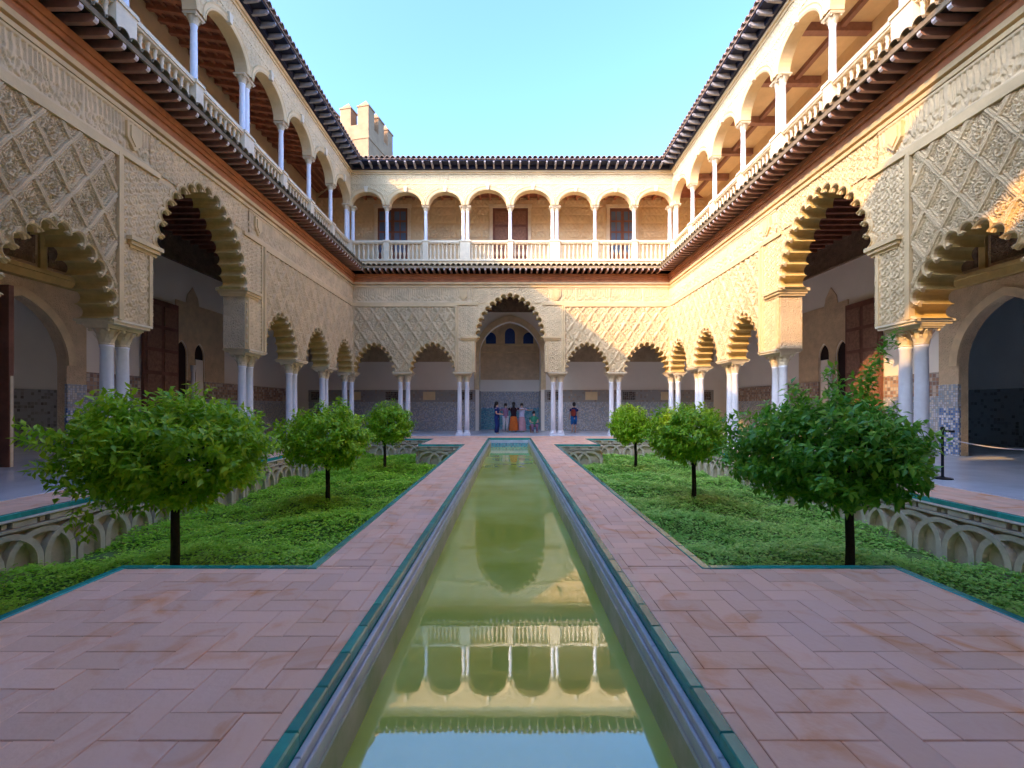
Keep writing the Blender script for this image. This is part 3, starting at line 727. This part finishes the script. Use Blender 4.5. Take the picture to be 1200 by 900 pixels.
MB().box(-1.719, 1.779, ar-0.03, ar, 2.95, 6.6).build('carved_stucco', 'carve_fine', al)
MB().box(-1.719, 1.779, ar-0.07, ar-0.03, 4.95, 5.05).box(-1.719, 1.779, ar-0.06, ar-0.03, 4.55, 4.62).build('stucco_rail', 'carved', al)
for x, h in ((-1.1, 5.75), (0.03, 6.0), (1.12, 5.75)):
    MB().prism([(x-0.3, 5.1)] + arch_curve(x, 0.3, h-0.32, 0.34, 10) + [(x+0.3, 5.1)], ar-0.05, ar-0.03).build('lattice_window', 'blueglass', al)
    q = arch_curve(x, 0.40, h-0.32, 0.44, 10)
    MB().prism([(x-0.40, 5.1)] + q + [(x+0.40, 5.1), (x+0.31, 5.1)] + arch_curve(x, 0.31, h-0.32, 0.35, 10)[::-1] + [(x-0.31, 5.1)], ar-0.08, ar-0.03).build('window_band', 'carved', al)
for s in (-1, 1):
    e = sorted((0.03 + s*1.75, 0.03 + s*1.70))
    MB().box(e[0], e[1], f0+0.1, ar-0.03, 0, 2.25).build('tile_side', 'dado', al)
MB().trap(-7.6, 7.78, HF+0.001, YB-0.41, 7.601, 7.7).build('ceiling_boards', 'darkwood', W)
for k in range(40):
    x = -8.6 + k*0.45; MB().box(x-0.06, x+0.06, HF+0.01, YB-0.5, 7.40, 7.60).build('ceiling_beam', 'ceilboard', W)

# upper far wall with its doors and windows
Wu = thing('upper_wall', 'upper gallery wall with doors and windows above the end of the pool', 'wall', (0, FY, 0))
MB().box(-10.4, 10.6, 2.4, 2.7, 8.171, 13.2).build('plaster_wall', 'plaster', Wu)
relief('carved_plaster', Wu, -10, 10.2, 10.2, 12.2, 0.04, lambda U, Z: np.where((fr(U/0.7+0.5*np.floor(Z/0.42)) < 0.07) | (fr(Z/0.42) < 0.10), 0.004, 0.036 + 0.012*np.sign(np.sin(26*U)*np.sin(22*Z))), lambda U, Z: ~((np.abs(U+6.1) < 1.0) | (np.abs(U-0.05) < 1.1) | (np.abs(U-5.9) < 0.95)) | (Z > 11.75), 2.398, 'plaster')
for x, hw, kind in ((-6.1, 0.78, 'w'), (0.05, 0.92, 'd'), (5.9, 0.66, 'w')):
    MB().box(x-hw-0.16, x-hw, 2.32, 2.4, 8.18, 11.72).box(x+hw, x+hw+0.16, 2.32, 2.4, 8.18, 11.72).box(x-hw-0.2, x+hw+0.2, 2.29, 2.4, 11.721, 11.9).build('door_frame', 'stone', Wu)
    d = MB().box(x-hw, x+hw, 2.36, 2.4, 8.18, 11.72).build('door', 'door', Wu)
    if kind == 'w':
        for sx in (-1, 1):
            for j in range(4):
                for i in range(2):
                    px = x + sx*hw*0.5 + (i-0.5)*hw*0.42
                    MB().box(px-hw*0.17, px+hw*0.17, 2.35, 2.36, 9.4 + j*0.56, 9.4 + j*0.56 + 0.46).build('pane', 'windowglass', d)
    else:
        for sx in (-1, 1):
            for j in range(4): MB().box(x + sx*0.46 - 0.34, x + sx*0.46 + 0.34, 2.33, 2.36, 8.4 + j*0.82, 8.4 + j*0.82 + 0.68).build('panel', 'doorpanel', d)
MB().trap(-7.6, 7.78, 0.161, 2.399, 12.28, 12.33).build('ceiling_boards', 'ceilboard', Wu)
for k in range(34):
    x = -8.5 + k*0.5; MB().box(x-0.05, x+0.05, 0.165, 2.39, 12.14, 12.279).build('ceiling_beam', 'ceilwood', Wu)
Wn = thing('gallery_wall', 'plain gallery wall behind the near end of the pool', 'wall', (0, NY, 0), PI)
MB().box(-12.2, 12, YB, YB+0.4, 0, 13).build('plaster_wall', 'white', Wn)
MB().trap(-7.78, 7.6, HF, YB-0.01, 7.601, 7.7).build('ceiling_boards', 'darkwood', Wn)

# ------------------------------------------------------------------ ground, walks, pool, gardens
struct(MB().box(-400, 400, -400, 400, -2.0, -1.6).build('ground', 'ground'))
GO, GI, NX = 6.15, 1.66, 3.24                                   # garden: outer edge, inner edge, edge of the wide ends
Y0, Y1, YA, YZ = 3.81, 16.15, 1.85, 19.05
PW, PY0, PY1 = 0.92, 0.95, 19.55
MX, MYF, MYN = 7.16, 20.85, 1.0
fl = MB()
for a, b, c, d in ((-12.0, -MX, -4, 25.4), (MX+0.14, 12.2, -4, 25.4), (-MX, MX+0.14, MYF, 25.4), (-MX, MX+0.14, -4, MYN - 0.1)):
    fl.box(a, b, c, d, -0.3, 0.012)
fl.box(-17.5, -12.0, 0, 22, -0.3, 0.011).box(12.2, 17.6, 0, 22, -0.3, 0.011).box(-2.3, 2.3, 25.4, 28, -0.3, 0.011)
struct(fl.build('gallery_floor', 'floor'))
# bed of the walks, with the terracotta laid herringbone
regs = []
for s in (-1, 1):
    def rx(a, b): return (a, b) if s > 0 else (-b, -a)
    regs += [(*rx(PW, GI - 0.07), Y0, Y1), (*rx(PW, NX - 0.07), MYN - 0.1, Y0 - 0.07), (*rx(PW, NX - 0.07), Y1 + 0.07, YZ + 0.07), (*rx(GO + 0.07, MX if s < 0 else MX+0.14), MYN - 0.1, MYF), (*rx(PW, GI-0.07), Y0-0.07, Y0), (*rx(PW, GI-0.07), Y1, Y1+0.07)]
    regs += [(*rx(PW, GO + 0.07), YZ + 0.07, PY1), (*rx(NX - 0.07, GO + 0.07), MYN - 0.1, YA - 0.07)]
regs += [(-GO - 0.07, GO + 0.07, PY1, MYF)]
bed = MB()
for a, b, c, d in regs: bed.box(a, b, c, d, -0.25, -0.010)
walk = struct(bed.build('walkway', 'mortar'))
TW = 0.165; G = 0.0016; pieces = []
for i in range(-70, 72):
    for j in range(0, 152):
        k = (i - j) % 4
        if k == 0: t = (i*TW, (i+2)*TW, j*TW, (j+1)*TW)
        elif k == 3: t = (i*TW, (i+1)*TW, j*TW, (j+2)*TW)
        else: continue
        for (a, b, c, d) in regs:
            x0, x1, y0, y1 = max(t[0], a) + G, min(t[1], b) - G, max(t[2], c) + G, min(t[3], d) - G
            if x1 - x0 > 0.015 and y1 - y0 > 0.015: pieces.append((x0, x1, y0, y1))
def show(p):
    x, y = (p[0]+p[1])/2, (p[2]+p[3])/2
    if y < 1.55 or abs(x)/y > 1.2: return 0
    return (p[1]-p[0])*(p[3]-p[2]) / y**3
pieces.sort(key=show, reverse=True)
cache = {}
for p in pieces[:300]:
    wd, ln = round(p[1]-p[0], 4), round(p[3]-p[2], 4)
    if (wd, ln) not in cache: cache[(wd, ln)] = MB().cbox(-wd/2, wd/2, -ln/2, ln/2, -0.015, 0, 0.003).mesh('paving_tile', 'terra')
    o = ob('paving_tile', cache[(wd, ln)], walk, ((p[0]+p[1])/2, (p[2]+p[3])/2, random.uniform(-0.0015, 0.0015)))
    o.rotation_euler = (random.uniform(-.004, .004), random.uniform(-.004, .004), 0)
rest = MB()
for p in pieces[300:]:
    dz = random.uniform(-0.0015, 0.0015); rest.cbox(p[0], p[1], p[2], p[3], -0.012, dz, 0.003)
stuff(rest.build('paving_tiles', 'terra', walk))
# green glazed edging, tile by tile along every garden edge
def edging(x0, y0, x1, y1, wdt=0.07):
    L = math.hypot(x1-x0, y1-y0); n = max(1, int(L/0.3)); ux, uy = (x1-x0)/L, (y1-y0)/L
    mb = MB()
    if abs(ux) > 0.5:
        for k in range(n): mb.cbox(min(x0,x1) + L*k/n + 0.001, min(x0,x1) + L*(k+1)/n - 0.001, y0 - wdt/2, y0 + wdt/2, -0.06, 0.006 + random.uniform(0, .002), 0.006)
    else:
        for k in range(n): mb.cbox(x0 - wdt/2, x0 + wdt/2, min(y0,y1) + L*k/n + 0.001, min(y0,y1) + L*(k+1)/n - 0.001, -0.06, 0.006 + random.uniform(0, .002), 0.006)
    return mb.build('glazed_edging', 'green', walk)
e = 0.035
for s in (-1, 1):
    edging(s*(GI-e), Y0-0.07, s*(GI-e), Y1+0.07); edging(s*(GO+e), YA-0.07, s*(GO+e), YZ+0.07)
    edging(s*GI, Y0-e, s*NX, Y0-e); edging(s*GI, Y1+e, s*NX, Y1+e)
    edging(s*(NX-e), YA, s*(NX-e), Y0-0.07); edging(s*(NX-e), Y1+0.07, s*(NX-e), YZ)
    edging(s*NX, YA-e, s*GO, YA-e); edging(s*NX, YZ+e, s*GO, YZ+e)
# pool: glazed rim, two marble ledges, wall, water
P = thing('reflecting_pool', 'long narrow green water pool with glazed rim between brick walks', 'pool')
for s in (-1, 1):
    def bx(mb, a, b, z0, z1): return mb.box(min(s*a, s*b), max(s*a, s*b), PY0, PY1, z0, z1)
    g = MB(); n = 62
    for k in range(n):
        y0, y1 = PY0 + (PY1-PY0)*k/n, PY0 + (PY1-PY0)*(k+1)/n
        g.cbox(min(s*0.918, s*0.855), max(s*0.918, s*0.855), y0+0.0012, y1-0.0012, -0.25, 0.008 + random.uniform(0, .002), 0.007)
    g.build('glazed_rim', 'green', P)
    lg = MB(); n = 22
    for k in range(n):
        y0, y1 = PY0 + (PY1-PY0)*k/n, PY0 + (PY1-PY0)*(k+1)/n
        lg.cbox(min(s*0.853, s*0.822), max(s*0.853, s*0.822), y0+0.001, y1-0.001, -0.5, -0.055, 0.005); lg.cbox(min(s*0.821, s*0.805), max(s*0.821, s*0.805), y0+0.001, y1-0.001, -0.5, -0.10, 0.004)
    lg.build('marble_ledge', 'poolstone', P)
    bx(MB(), 0.804, 0.79, -1.0, -0.17).build('pool_wall', 'poolwall', P)
g = MB().box(-0.853, 0.853, PY1-0.07, PY1, -0.3, 0.009); g.build('glazed_rim', 'green', P)
MB().box(-0.804, 0.804, PY1-0.14, PY1-0.071, -0.6, -0.08).build('marble_ledge', 'poolstone', P)
MB().box(-0.789, 0.789, PY1-0.2, PY1-0.141, -1.0, -0.2).build('pool_wall', 'dado_teal', P)
MB().add([(-0.795, PY0, -0.36), (0.795, PY0, -0.36), (0.795, PY1-0.15, -0.36), (-0.795, PY1-0.15, -0.36)], [(0, 1, 2, 3)]).build('water', 'water', P)
# sunken gardens with blind interlaced arcading on their walls
ZG = -0.82
def ring_mesh(pr):
    ro, ri = 0.445, 0.365; z0 = -0.62; vs, fs = [], []
    path = [(-1, ZG)] + [(math.cos(PI - PI*k/12), z0 + 0) for k in range(13)] + [(1, ZG)]
    O = [(-ro, ZG)] + [(ro*math.cos(PI - PI*k/14), z0 + ro*math.sin(PI*k/14)*0.9) for k in range(15)] + [(ro, ZG)]
    I = [(-ri, ZG)] + [(ri*math.cos(PI - PI*k/14), z0 + ri*math.sin(PI*k/14)*0.9) for k in range(15)] + [(ri, ZG)]
    return MB().prism(O + I[::-1], -pr, 0.002).mesh('blind_arch', 'gardenrib')
RINGS = [ring_mesh(p) for p in (0.085, 0.092, 0.099)]
SLOT = MB().box(-0.145, 0.145, -0.085, 0.002, -0.155, -0.085).mesh('slot_block', 'gardenrib')
STUD = MB().box(-0.03, 0.03, -0.07, 0.002, -0.15, -0.09).mesh('stud', 'gardenwall')
def garden_wall(label, loc, rz, L, parent=None, hid=False, tagit=True):
    """wall of length L from its local origin along +x; the garden lies on the -y side"""
    Wg = thing('garden_wall', label, 'wall', loc, rz, 'walls of the sunken gardens')
    MB().box(0, L, 0, 0.16, -1.1, -0.062).build('wall_face', 'gardenwall', Wg)
    if hid: return Wg
    MB().box(0.002, L-0.002, -0.105, -0.001, -0.072, -0.0615).box(0.002, L-0.002, -0.102, -0.001, -0.20, -0.165).build('string_course', 'gardenrib', Wg)
    n = max(1, int(round(L / 0.45))); st = L / n
    for k in range(1, n):
        ob('blind_arch', RINGS[k % 3], Wg, (k*st, 0, 0))
    for k in range(n):
        ob('slot_block', SLOT, Wg, ((k+0.5)*st, 0, 0))
        if k: ob('stud', STUD, Wg, (k*st, 0, 0))
    return Wg
for s, side_l, lm in ((-1, 'shaded', 'cover'), (1, 'sunlit', 'cover2')):
    nm = 'garden beside the %s arcade' % side_l
    x = s*GO
    # long outer wall: garden on the side towards the pool
    if s < 0: garden_wall('long blind-arched wall of sunken ' + nm, (-GO, YA, 0), PI/2, YZ-YA)
    else: garden_wall('long blind-arched wall of sunken ' + nm, (GO, YZ, 0), -PI/2, YZ-YA)
    xa = -GO if s < 0 else NX
    garden_wall('end wall of sunken ' + nm, (xa + 0.002, YZ, 0), 0, GO-NX-0.004)
    xa = -NX if s < 0 else GI
    garden_wall('short blind-arched wall facing the orange trees in ' + nm, (xa, Y1, 0), 0, NX-GI)
    if s < 0: garden_wall('return wall by the paved bay in ' + nm, (-NX, YZ - 0.005, 0), -PI/2, YZ-Y1-0.01)
    else: garden_wall('return wall by the paved bay in ' + nm, (NX, Y1 + 0.005, 0), PI/2, YZ-Y1-0.01)
    if s < 0: garden_wall('wall under the pool walk in ' + nm, (-GI, Y1, 0), -PI/2, Y1-Y0, hid=True)
    else: garden_wall('wall under the pool walk in ' + nm, (GI, Y0, 0), PI/2, Y1-Y0, hid=True)
    if s < 0: garden_wall('wall under the wide paving in ' + nm, (-GI, Y0, 0), PI, NX-GI, hid=True)
    else: garden_wall('wall under the wide paving in ' + nm, (NX, Y0, 0), PI, NX-GI, hid=True)
    # soil and ground cover
    a, b = sorted((s*GI, s*GO))
    struct(MB().box(a, b, YA, YZ, -1.2, ZG).build('garden_soil', 'soil'))

def leaf_mesh(name, pts, dirs, nrm, ln, wd, mats, parent=None, mi=None, kind=True):
    """many folded leaves: base points, growth directions, up vectors, lengths and widths"""
    n = len(pts)
    d = dirs / np.linalg.norm(dirs, axis=1, keepdims=True)
    sd = np.cross(d, nrm); sd /= np.maximum(np.linalg.norm(sd, axis=1, keepdims=True), 1e-6)
    up = np.cross(sd, d)
    l = ln[:, None]; w_ = wd[:, None]
    b = pts; t = pts + d*l - up*l*0.12
    m1 = pts + d*l*0.45 - up*l*0.0
    V = np.stack([b, m1 - sd*w_ + up*w_*0.35, t, m1 + sd*w_ + up*w_*0.35, m1], 1).reshape(-1, 3)
    o = (np.arange(n)*5)[:, None]
    F = np.concatenate([o + np.array([[0, 4, 1, 1]]), o + np.array([[1, 4, 2, 2]]), o + np.array([[0, 3, 4, 4]]), o + np.array([[4, 3, 2, 2]])], 0)[:, :3]
    order = np.argsort(np.concatenate([np.arange(n)]*4), kind='stable'); F = F[order]
    return from_np(name, V, F, mats, parent, mi=None if mi is None else np.repeat(mi, 4))

def cover(s, m):
    n = 170000
    y = YA + (YZ-YA) * rng.random(n)**1.7; x = rng.uniform(GI + 0.03, GO - 0.04, n)
    ok = ~((x < NX + 0.03) & ((y < Y0 + 0.03) | (y > Y1 - 0.1))); x, y = x[ok], y[ok]; n = len(x)
    z = ZG + 0.10 + 0.07*np.sin(2.1*x + 1.3*np.sin(1.7*y)) + 0.06*np.sin(3.7*y + x) + 0.035*np.sin(11*x)*np.sin(9*y+2) + rng.uniform(-0.035, 0.03, n) + 0.05*(rng.random(n) < 0.06)
    a = rng.uniform(0, 2*PI, n)
    d = np.stack([np.cos(a), np.sin(a), rng.uniform(-0.2, 0.4, n)], 1)
    up = np.stack([rng.normal(0, .25, n), rng.normal(0, .25, n), np.ones(n)], 1)
    k = 0.55 + 0.06*y
    ln = rng.uniform(0.035, 0.06, n)*np.clip(k, .85, 1.7); wd = ln*rng.uniform(0.34, 0.46, n)
    return leaf_mesh('ground_cover', np.stack([s*x, y, z], 1), d, up, ln, wd, m)
for s, m, lab in ((-1, 'cover', 'low bright green leafy ground cover in garden beside shaded arcade'), (1, 'cover2', 'low bluish green leafy ground cover in garden beside sunlit arcade')):
    g = cover(s, m); tag(g, lab, 'ground cover', kind='stuff')

# ------------------------------------------------------------------ orange trees
def orange_tree(x, y, rx, ry, zb, zt, m, label, nt, dx=0, extra=None, seed=1, lsize=1.0, lean=0):
    rg = np.random.default_rng(seed)
    T = thing('orange_tree', label, 'tree', (x, y, ZG), 0, 'clipped orange trees in the sunken gardens')
    cz = (zb + zt)/2 - ZG; rz_ = (zt - zb)/2; fork = zb - ZG + 0.10
    tr = MB(); tr.tube([(0, 0, -0.05), (0.01, 0, fork*0.5), (0.0+lean*0.3, 0.01, fork), (lean*0.6, 0, cz)], [0.055, 0.046, 0.042, 0.02], 9)
    for k in range(9):
        a = 2*PI*k/9 + rg.uniform(-.3, .3); q = rg.uniform(0.5, 0.8)
        tr.tube([(lean*0.3, 0, fork - 0.03), (math.cos(a)*rx*0.3*q, math.sin(a)*ry*0.3*q, fork + rz_*0.35), (dx + math.cos(a)*rx*q, math.sin(a)*ry*q, cz + rz_*rg.uniform(-0.3, 0.55))], [0.026, 0.018, 0.006], 6)
    tr.build('trunk', 'bark', T, smooth=True)
    # twigs in the outer part of an uneven flattened crown, each carrying a spray of leaves
    v = rg.normal(size=(nt, 3)); v /= np.linalg.norm(v, axis=1, keepdims=True)
    az = np.arctan2(v[:,1], v[:,0]); el = v[:,2]
    bump = 1 + 0.10*np.sin(3*az + seed) + 0.10*np.sin(7*az + 2*seed + 5*el) + 0.09*np.sin(11*el + 3*az)
    rad = bump * (0.62 + 0.38*rg.random(nt)**0.6)
    flat = np.where(v[:,2] < 0, 0.85, 1.0)
    tip = np.stack([dx + v[:,0]*rx*rad, v[:,1]*ry*rad, cz + v[:,2]*rz_*rad*flat], 1)
    out = v * np.array([1, 1, 0.7]) + np.stack([np.zeros(nt), np.zeros(nt), np.full(nt, 0.25)], 1) + rg.normal(0, .35, (nt, 3))
    out /= np.linalg.norm(out, axis=1, keepdims=True)
    if extra is not None:
        E = np.array(extra, float); ne = len(E)
        tip = np.concatenate([tip, E[:, :3]]); out = np.concatenate([out, E[:, 3:6]])
    nl = 14; N = len(tip)*nl
    tt = np.tile(np.linspace(-0.9, 0.3, nl), len(tip)); base = np.repeat(tip, nl, 0); od = np.repeat(out, nl, 0)
    pts = base + od*(tt*0.22)[:, None]
    a = np.tile(np.arange(nl)*2.4, len(tip)) + rg.uniform(0, .8, N)
    p1 = np.cross(od, [0.3, 0.2, 1.0]); p1 /= np.maximum(np.linalg.norm(p1, axis=1, keepdims=True), 1e-6); p2 = np.cross(od, p1)
    d = od*0.55 + p1*np.cos(a)[:, None] + p2*np.sin(a)[:, None] + np.array([0, 0, -0.14]) + rg.normal(0, .2, (N, 3))
    up = np.stack([rg.normal(0, .3, N), rg.normal(0, .3, N), np.full(N, 1.4)], 1) + 0.5*od
    ln = rg.uniform(0.07, 0.125, N)*lsize; wd = ln*rg.uniform(0.20, 0.27, N)
    c = leaf_mesh('crown', pts, d, up, ln, wd, m, T); stuff(c)
    return T
def shoot(px, py, z0, z1, n, rg, spread):
    out = []
    for i in range(n):
        t = i/(n-1); out.append((px + spread*t + rg.normal(0, .05), py + rg.normal(0, .05), z0 + (z1-z0)*t, 0.5*math.cos(i*2.4), 0.5*math.sin(i*2.4), 0.55))
    return out
rg = np.random.default_rng(5)
ex1 = [(-1.42, -0.2, 1.90, -1, 0, 0.25), (-1.55, -0.2, 1.95, -1, 0, 0.3), (-1.3, -0.15, 1.88, -1, 0.2, 0.1), (-1.0, 0.1, 2.25, -0.5, 0, 0.8), (-0.8, 0, 2.3, -0.2, 0, 0.9), (-1.1, -0.1, 0.85, -.4, 0, -0.8), (-0.9, -0.2, 0.75, -.2, 0, -1), (-1.0, 0, 0.95, -0.3, 0, -1), (-0.7, -0.3, 0.8, 0, 0, -1)]
orange_tree(-3.83, 5.2, 1.0, 0.98, 0.18, 1.46, 'leaf_light', 'large yellow green orange tree in front of the great dark doorway', 1050, 0.0, ex1, 3)
orange_tree(-3.80, 9.5, 0.90, 0.88, 0.02, 1.34, 'leaf_light', 'round bright green orange tree in the middle of the garden by shaded arcade', 850, 0, None, 4)
orange_tree(-3.98, 14.5, 0.70, 0.72, 0.06, 1.42, 'leaf_mid', 'small rounded orange tree at end of the garden by shaded arcade', 600, 0.16, None, 5)
ex2 = shoot(0.25, 0.2, 2.1, 2.62, 9, rg, 0.1) + shoot(0.35, 0.25, 2.2, 3.05, 11, rg, 0.35) + shoot(0.1, 0.2, 2.2, 2.6, 6, rg, -0.25) + shoot(-0.5, 0.1, 2.0, 2.4, 5, rg, -0.1)
orange_tree(3.90, 5.22, 0.96, 0.96, 0.16, 1.42, 'leaf_dark', 'large dark green orange tree with tall loose shoots beside the tiled doorway', 1050, -0.30, ex2, 6)
orange_tree(3.93, 9.7, 0.80, 0.82, 0.10, 1.36, 'leaf_mid', 'round green orange tree in the middle of the garden by sunlit arcade', 750, -0.14, None, 7)
orange_tree(4.02, 14.5, 0.63, 0.66, 0.10, 1.36, 'leaf_light', 'small rounded orange tree at end of the garden by sunlit arcade', 520, -0.2, None, 8)

# ------------------------------------------------------------------ tower beyond the roofs
T = thing('battlemented_tower', 'sunlit brick tower with pyramid-capped merlons rising beyond the roofs', 'tower', (-12.4, 40, 0), R(-12))
MB().box(-6, 0, 0, 4.7, -1.5, 26.3).box(-6.06, 0.06, -0.06, 4.76, 25.0, 25.25).build('tower_wall', 'brick', T)
def merlon(cx, cy):
    w_, h = 0.52, 1.55; z = 26.3
    mb = MB().box(cx-w_, cx+w_, cy-w_, cy+w_, z, z+h).box(cx-w_-0.06, cx+w_+0.06, cy-w_-0.06, cy+w_+0.06, z+h, z+h+0.12)
    mb.add([(cx-w_, cy-w_, z+h+.12), (cx+w_, cy-w_, z+h+.12), (cx+w_, cy+w_, z+h+.12), (cx-w_, cy+w_, z+h+.12), (cx, cy, z+h+0.85)], [(0,1,4), (1,2,4), (2,3,4), (3,0,4)])
    return mb.build('merlon', 'brick', T)
for k in range(4): merlon(-0.53 - k*1.72, 0.53)
for k in (1, 2): merlon(-0.53, 0.53 + k*1.81)
for k in (1, 2): merlon(-5.47, 0.53 + k*1.81)

# ------------------------------------------------------------------ barrier
S = thing('barrier_post', 'black barrier post on round foot by the tiled door jamb', 'post', (7.95, 8.35, 0.012))
MB().lathe([(0.15, 0), (0.15, 0.02), (0.05, 0.035), (0.022, 0.05), (0.022, 0.88), (0.035, 0.9), (0.035, 0.94), (0.01, 0.96)], 14).build('post', 'black', S, smooth=False)
MB().box(-0.03, 0.03, -0.2, -0.0, 0.86, 0.90).build('ring_arm', 'black', S)
rp = [(12.05, 12.3 - k*0.25, 0.42 - 0.10*math.sin(PI*k/10)) for k in range(11)]
tag(MB().tube(rp, [0.014]*11, 6).build('barrier_rope', 'rope'), 'pale barrier rope hung across the great tiled doorway', 'rope')

# ------------------------------------------------------------------ visitors
def skin_body(name, joints, bones, m, parent):
    me = bpy.data.meshes.new(name); me.from_pydata([j[0] for j in joints], bones, [])
    o = bpy.data.objects.new(name, me); COL.objects.link(o)
    o.modifiers.new('s', 'SKIN'); sv = me.skin_vertices[0].data
    for i, j in enumerate(joints): sv[i].radius = (j[1], j[1] if len(j) < 3 else j[2])
    sv[0].use_root = True
    ss = o.modifiers.new('d', 'SUBSURF'); ss.levels = 1; ss.render_levels = 1
    dg = bpy.context.evaluated_depsgraph_get(); me2 = bpy.data.meshes.new_from_object(o.evaluated_get(dg))
    bpy.data.objects.remove(o); me2.materials.clear(); me2.materials.append(M[m])
    me2.polygons.foreach_set('use_smooth', [True]*len(me2.polygons))
    return ob(name, me2, parent)
def person(x, y, h, rz, label, top, bottom, skirt=None, arms='down', sit=False, hair='long', bag=None):
    T = thing('person', label, 'person', (x, y, 0.012), rz, None)
    k = h / 1.7
    hip = 0.92 if not sit else 0.46
    J = [((0, 0, hip), .13, .10), ((0, 0, hip+.25), .125, .095), ((0, 0, hip+.45), .15, .10), ((0, 0.0, hip+.56), .055), ((0, -.01, hip+.63), .075, .08), ((0, -.015, hip+.74), .075, .085)]
    Bn = [(0,1), (1,2), (2,3), (3,4), (4,5)]
    for s in (-1, 1):
        n = len(J)
        if sit: J += [((s*.11, -.03, hip-.02), .085), ((s*.14, -.42, hip+.02), .06), ((s*.13, -.40, .08), .042), ((s*.13, -.55, .03), .035)]
        else: J += [((s*.10, 0, hip-.08), .09), ((s*.105, -.02, .48), .06), ((s*.11, .02, .08), .042), ((s*.115, -.12, .03), .035)]
        Bn += [(0, n), (n, n+1), (n+1, n+2), (n+2, n+3)]
        n = len(J)
        if arms == 'hug': arm = [((s*.20, 0, hip+.47), .05), ((s*.42, -.05, hip+.40), .04), ((s*.62, -.1, hip+.44), .032), ((s*.70, -.1, hip+.45), .028)]
        elif arms == 'front' or sit: arm = [((s*.20, 0, hip+.46), .05), ((s*.25, -.06, hip+.2), .042), ((s*.13, -.28, hip+.16), .033), ((s*.07, -.34, hip+.18), .028)]
        else: arm = [((s*.20, 0, hip+.46), .05), ((s*.26, .02, hip+.18), .042), ((s*.27, -.05, hip-.06), .033), ((s*.27, -.08, hip-.14), .028)]
        J += arm; Bn += [(2, n), (n, n+1), (n+1, n+2), (n+2, n+3)]
    skin_body('body', J, Bn, 'skin', T).scale = (k, k, k)
    # clothes: a top over the trunk, then trousers or a skirt
    def tub(name, rings, m):
        mb = MB(); seg = 12; vs, fs = [], []
        for z, a, b, cy in rings:
            for i in range(seg): vs.append((a*math.cos(2*PI*i/seg), cy + b*math.sin(2*PI*i/seg), z))
        for r in range(len(rings)-1):
            for i in range(seg): fs.append((r*seg+i, r*seg+(i+1) % seg, (r+1)*seg+(i+1) % seg, (r+1)*seg+i))
        mb.add(vs, fs); o = mb.build(name, m, T, smooth=True); o.scale = (k, k, k); return o
    tub('top', [(hip-.03, .175, .14, 0), (hip+.12, .16, .125, 0), (hip+.25, .165, .125, 0), (hip+.40, .20, .13, 0), (hip+.50, .19, .11, 0), (hip+.545, .08, .08, 0)], top)
    sl_ = MB()
    for s in (-1, 1):
        n0 = 6 + 4 + (0 if s < 0 else 8)
        pts = [J[n0][0], tuple((np.array(J[n0][0]) + np.array(J[n0+1][0]))/2)]; sl_.tube(pts, [.068, .062], 8)
    o = sl_.build('sleeve', top, T, smooth=True); o.scale = (k, k, k)
    if skirt:
        z0 = 0.10 if skirt == 'long' else 0.45
        tub('skirt', [(hip+.06, .15, .125, 0), (hip-.1, .20, .165, 0), ((hip+z0)/2, .25, .22, 0), (z0, .29, .27, 0)], bottom)
    else:
        low = 0.10 if bottom != 'blueshort' else 0.50
        tr = MB()
        for s in (-1, 1):
            if sit: tr.tube([(s*.11, .0, hip-.01), (s*.14, -.40, hip+.02), (s*.135, -.42, hip-.1), (s*.13, -.40, .12)], [.105, .08, .07, .06], 9)
            else: tr.tube([(s*.09, 0, hip+.05), (s*.10, 0, hip-.1), (s*.105, -.02, .5), (s*.11, .02, low)], [.115, .11, .085, .075], 9)
        o = tr.build('trousers', bottom, T, smooth=True); o.scale = (k, k, k)
    hz = hip + .72
    hb = MB().lathe([(.035, -.11), (.085, -.06), (.1, .02), (.095, .08), (.06, .13), (.015, .145)], 12)
    hb.v = [(v[0], v[1]*1.12 + .025, v[2] + hz) for v in hb.v]
    if hair == 'long': hb.tube([(0, .075, hz), (0, .105, hz-.15), (0, .11, hz-.32)], [.08, .075, .03], 9)
    o = hb.build('hair', 'hair', T, smooth=True); o.scale = (k, k, k)
    if bag: o = MB().lathe([(.05, hip+.05), (.13, hip+.1), (.14, hip+.3), (.1, hip+.42), (.02, hip+.45)], 10, 0, .12, .16).build('backpack', bag, T, smooth=True); o.scale = (k, k, k)
    return T
person(-0.60, 21.95, 1.52, R(70), 'standing woman in navy jumpsuit with dark hair reaching to the group', 'navy', 'navy', None, 'front')
person(-0.20, 23.9, 1.46, R(10), 'woman in mauve top with cream trousers hugging the group', 'mauve', 'cream', None, 'hug')
person(0.22, 23.8, 1.52, R(175), 'woman in black top with long orange skirt', 'darktop', 'orange', 'long', 'hug')
person(0.65, 24.0, 1.47, R(-8), 'woman in pale lilac top with pink skirt hugging the group', 'lilac', 'pink', 'long', 'hug')
person(1.25, 23.3, 1.45, R(5), 'seated person in green shirt with patterned trousers', 'greenshirt', 'mauve', None, 'front', True, 'short')
person(3.30, 23.3, 1.50, R(200), 'person in navy top with blue shorts carrying a red backpack', 'navy', 'blueshort', None, 'down', False, 'short', 'red')
St = thing('stool', 'low dark stool under the seated person', 'stool', (1.25, 23.34, 0.012), R(5))
MB().box(-0.2, 0.2, -0.17, 0.17, 0.30, 0.36).build('seat', 'door', St)
for sx in (-1, 1):
    for sy in (-1, 1): MB().box(sx*.16-.02, sx*.16+.02, sy*.13-.02, sy*.13+.02, 0, 0.30).build('leg', 'door', St)
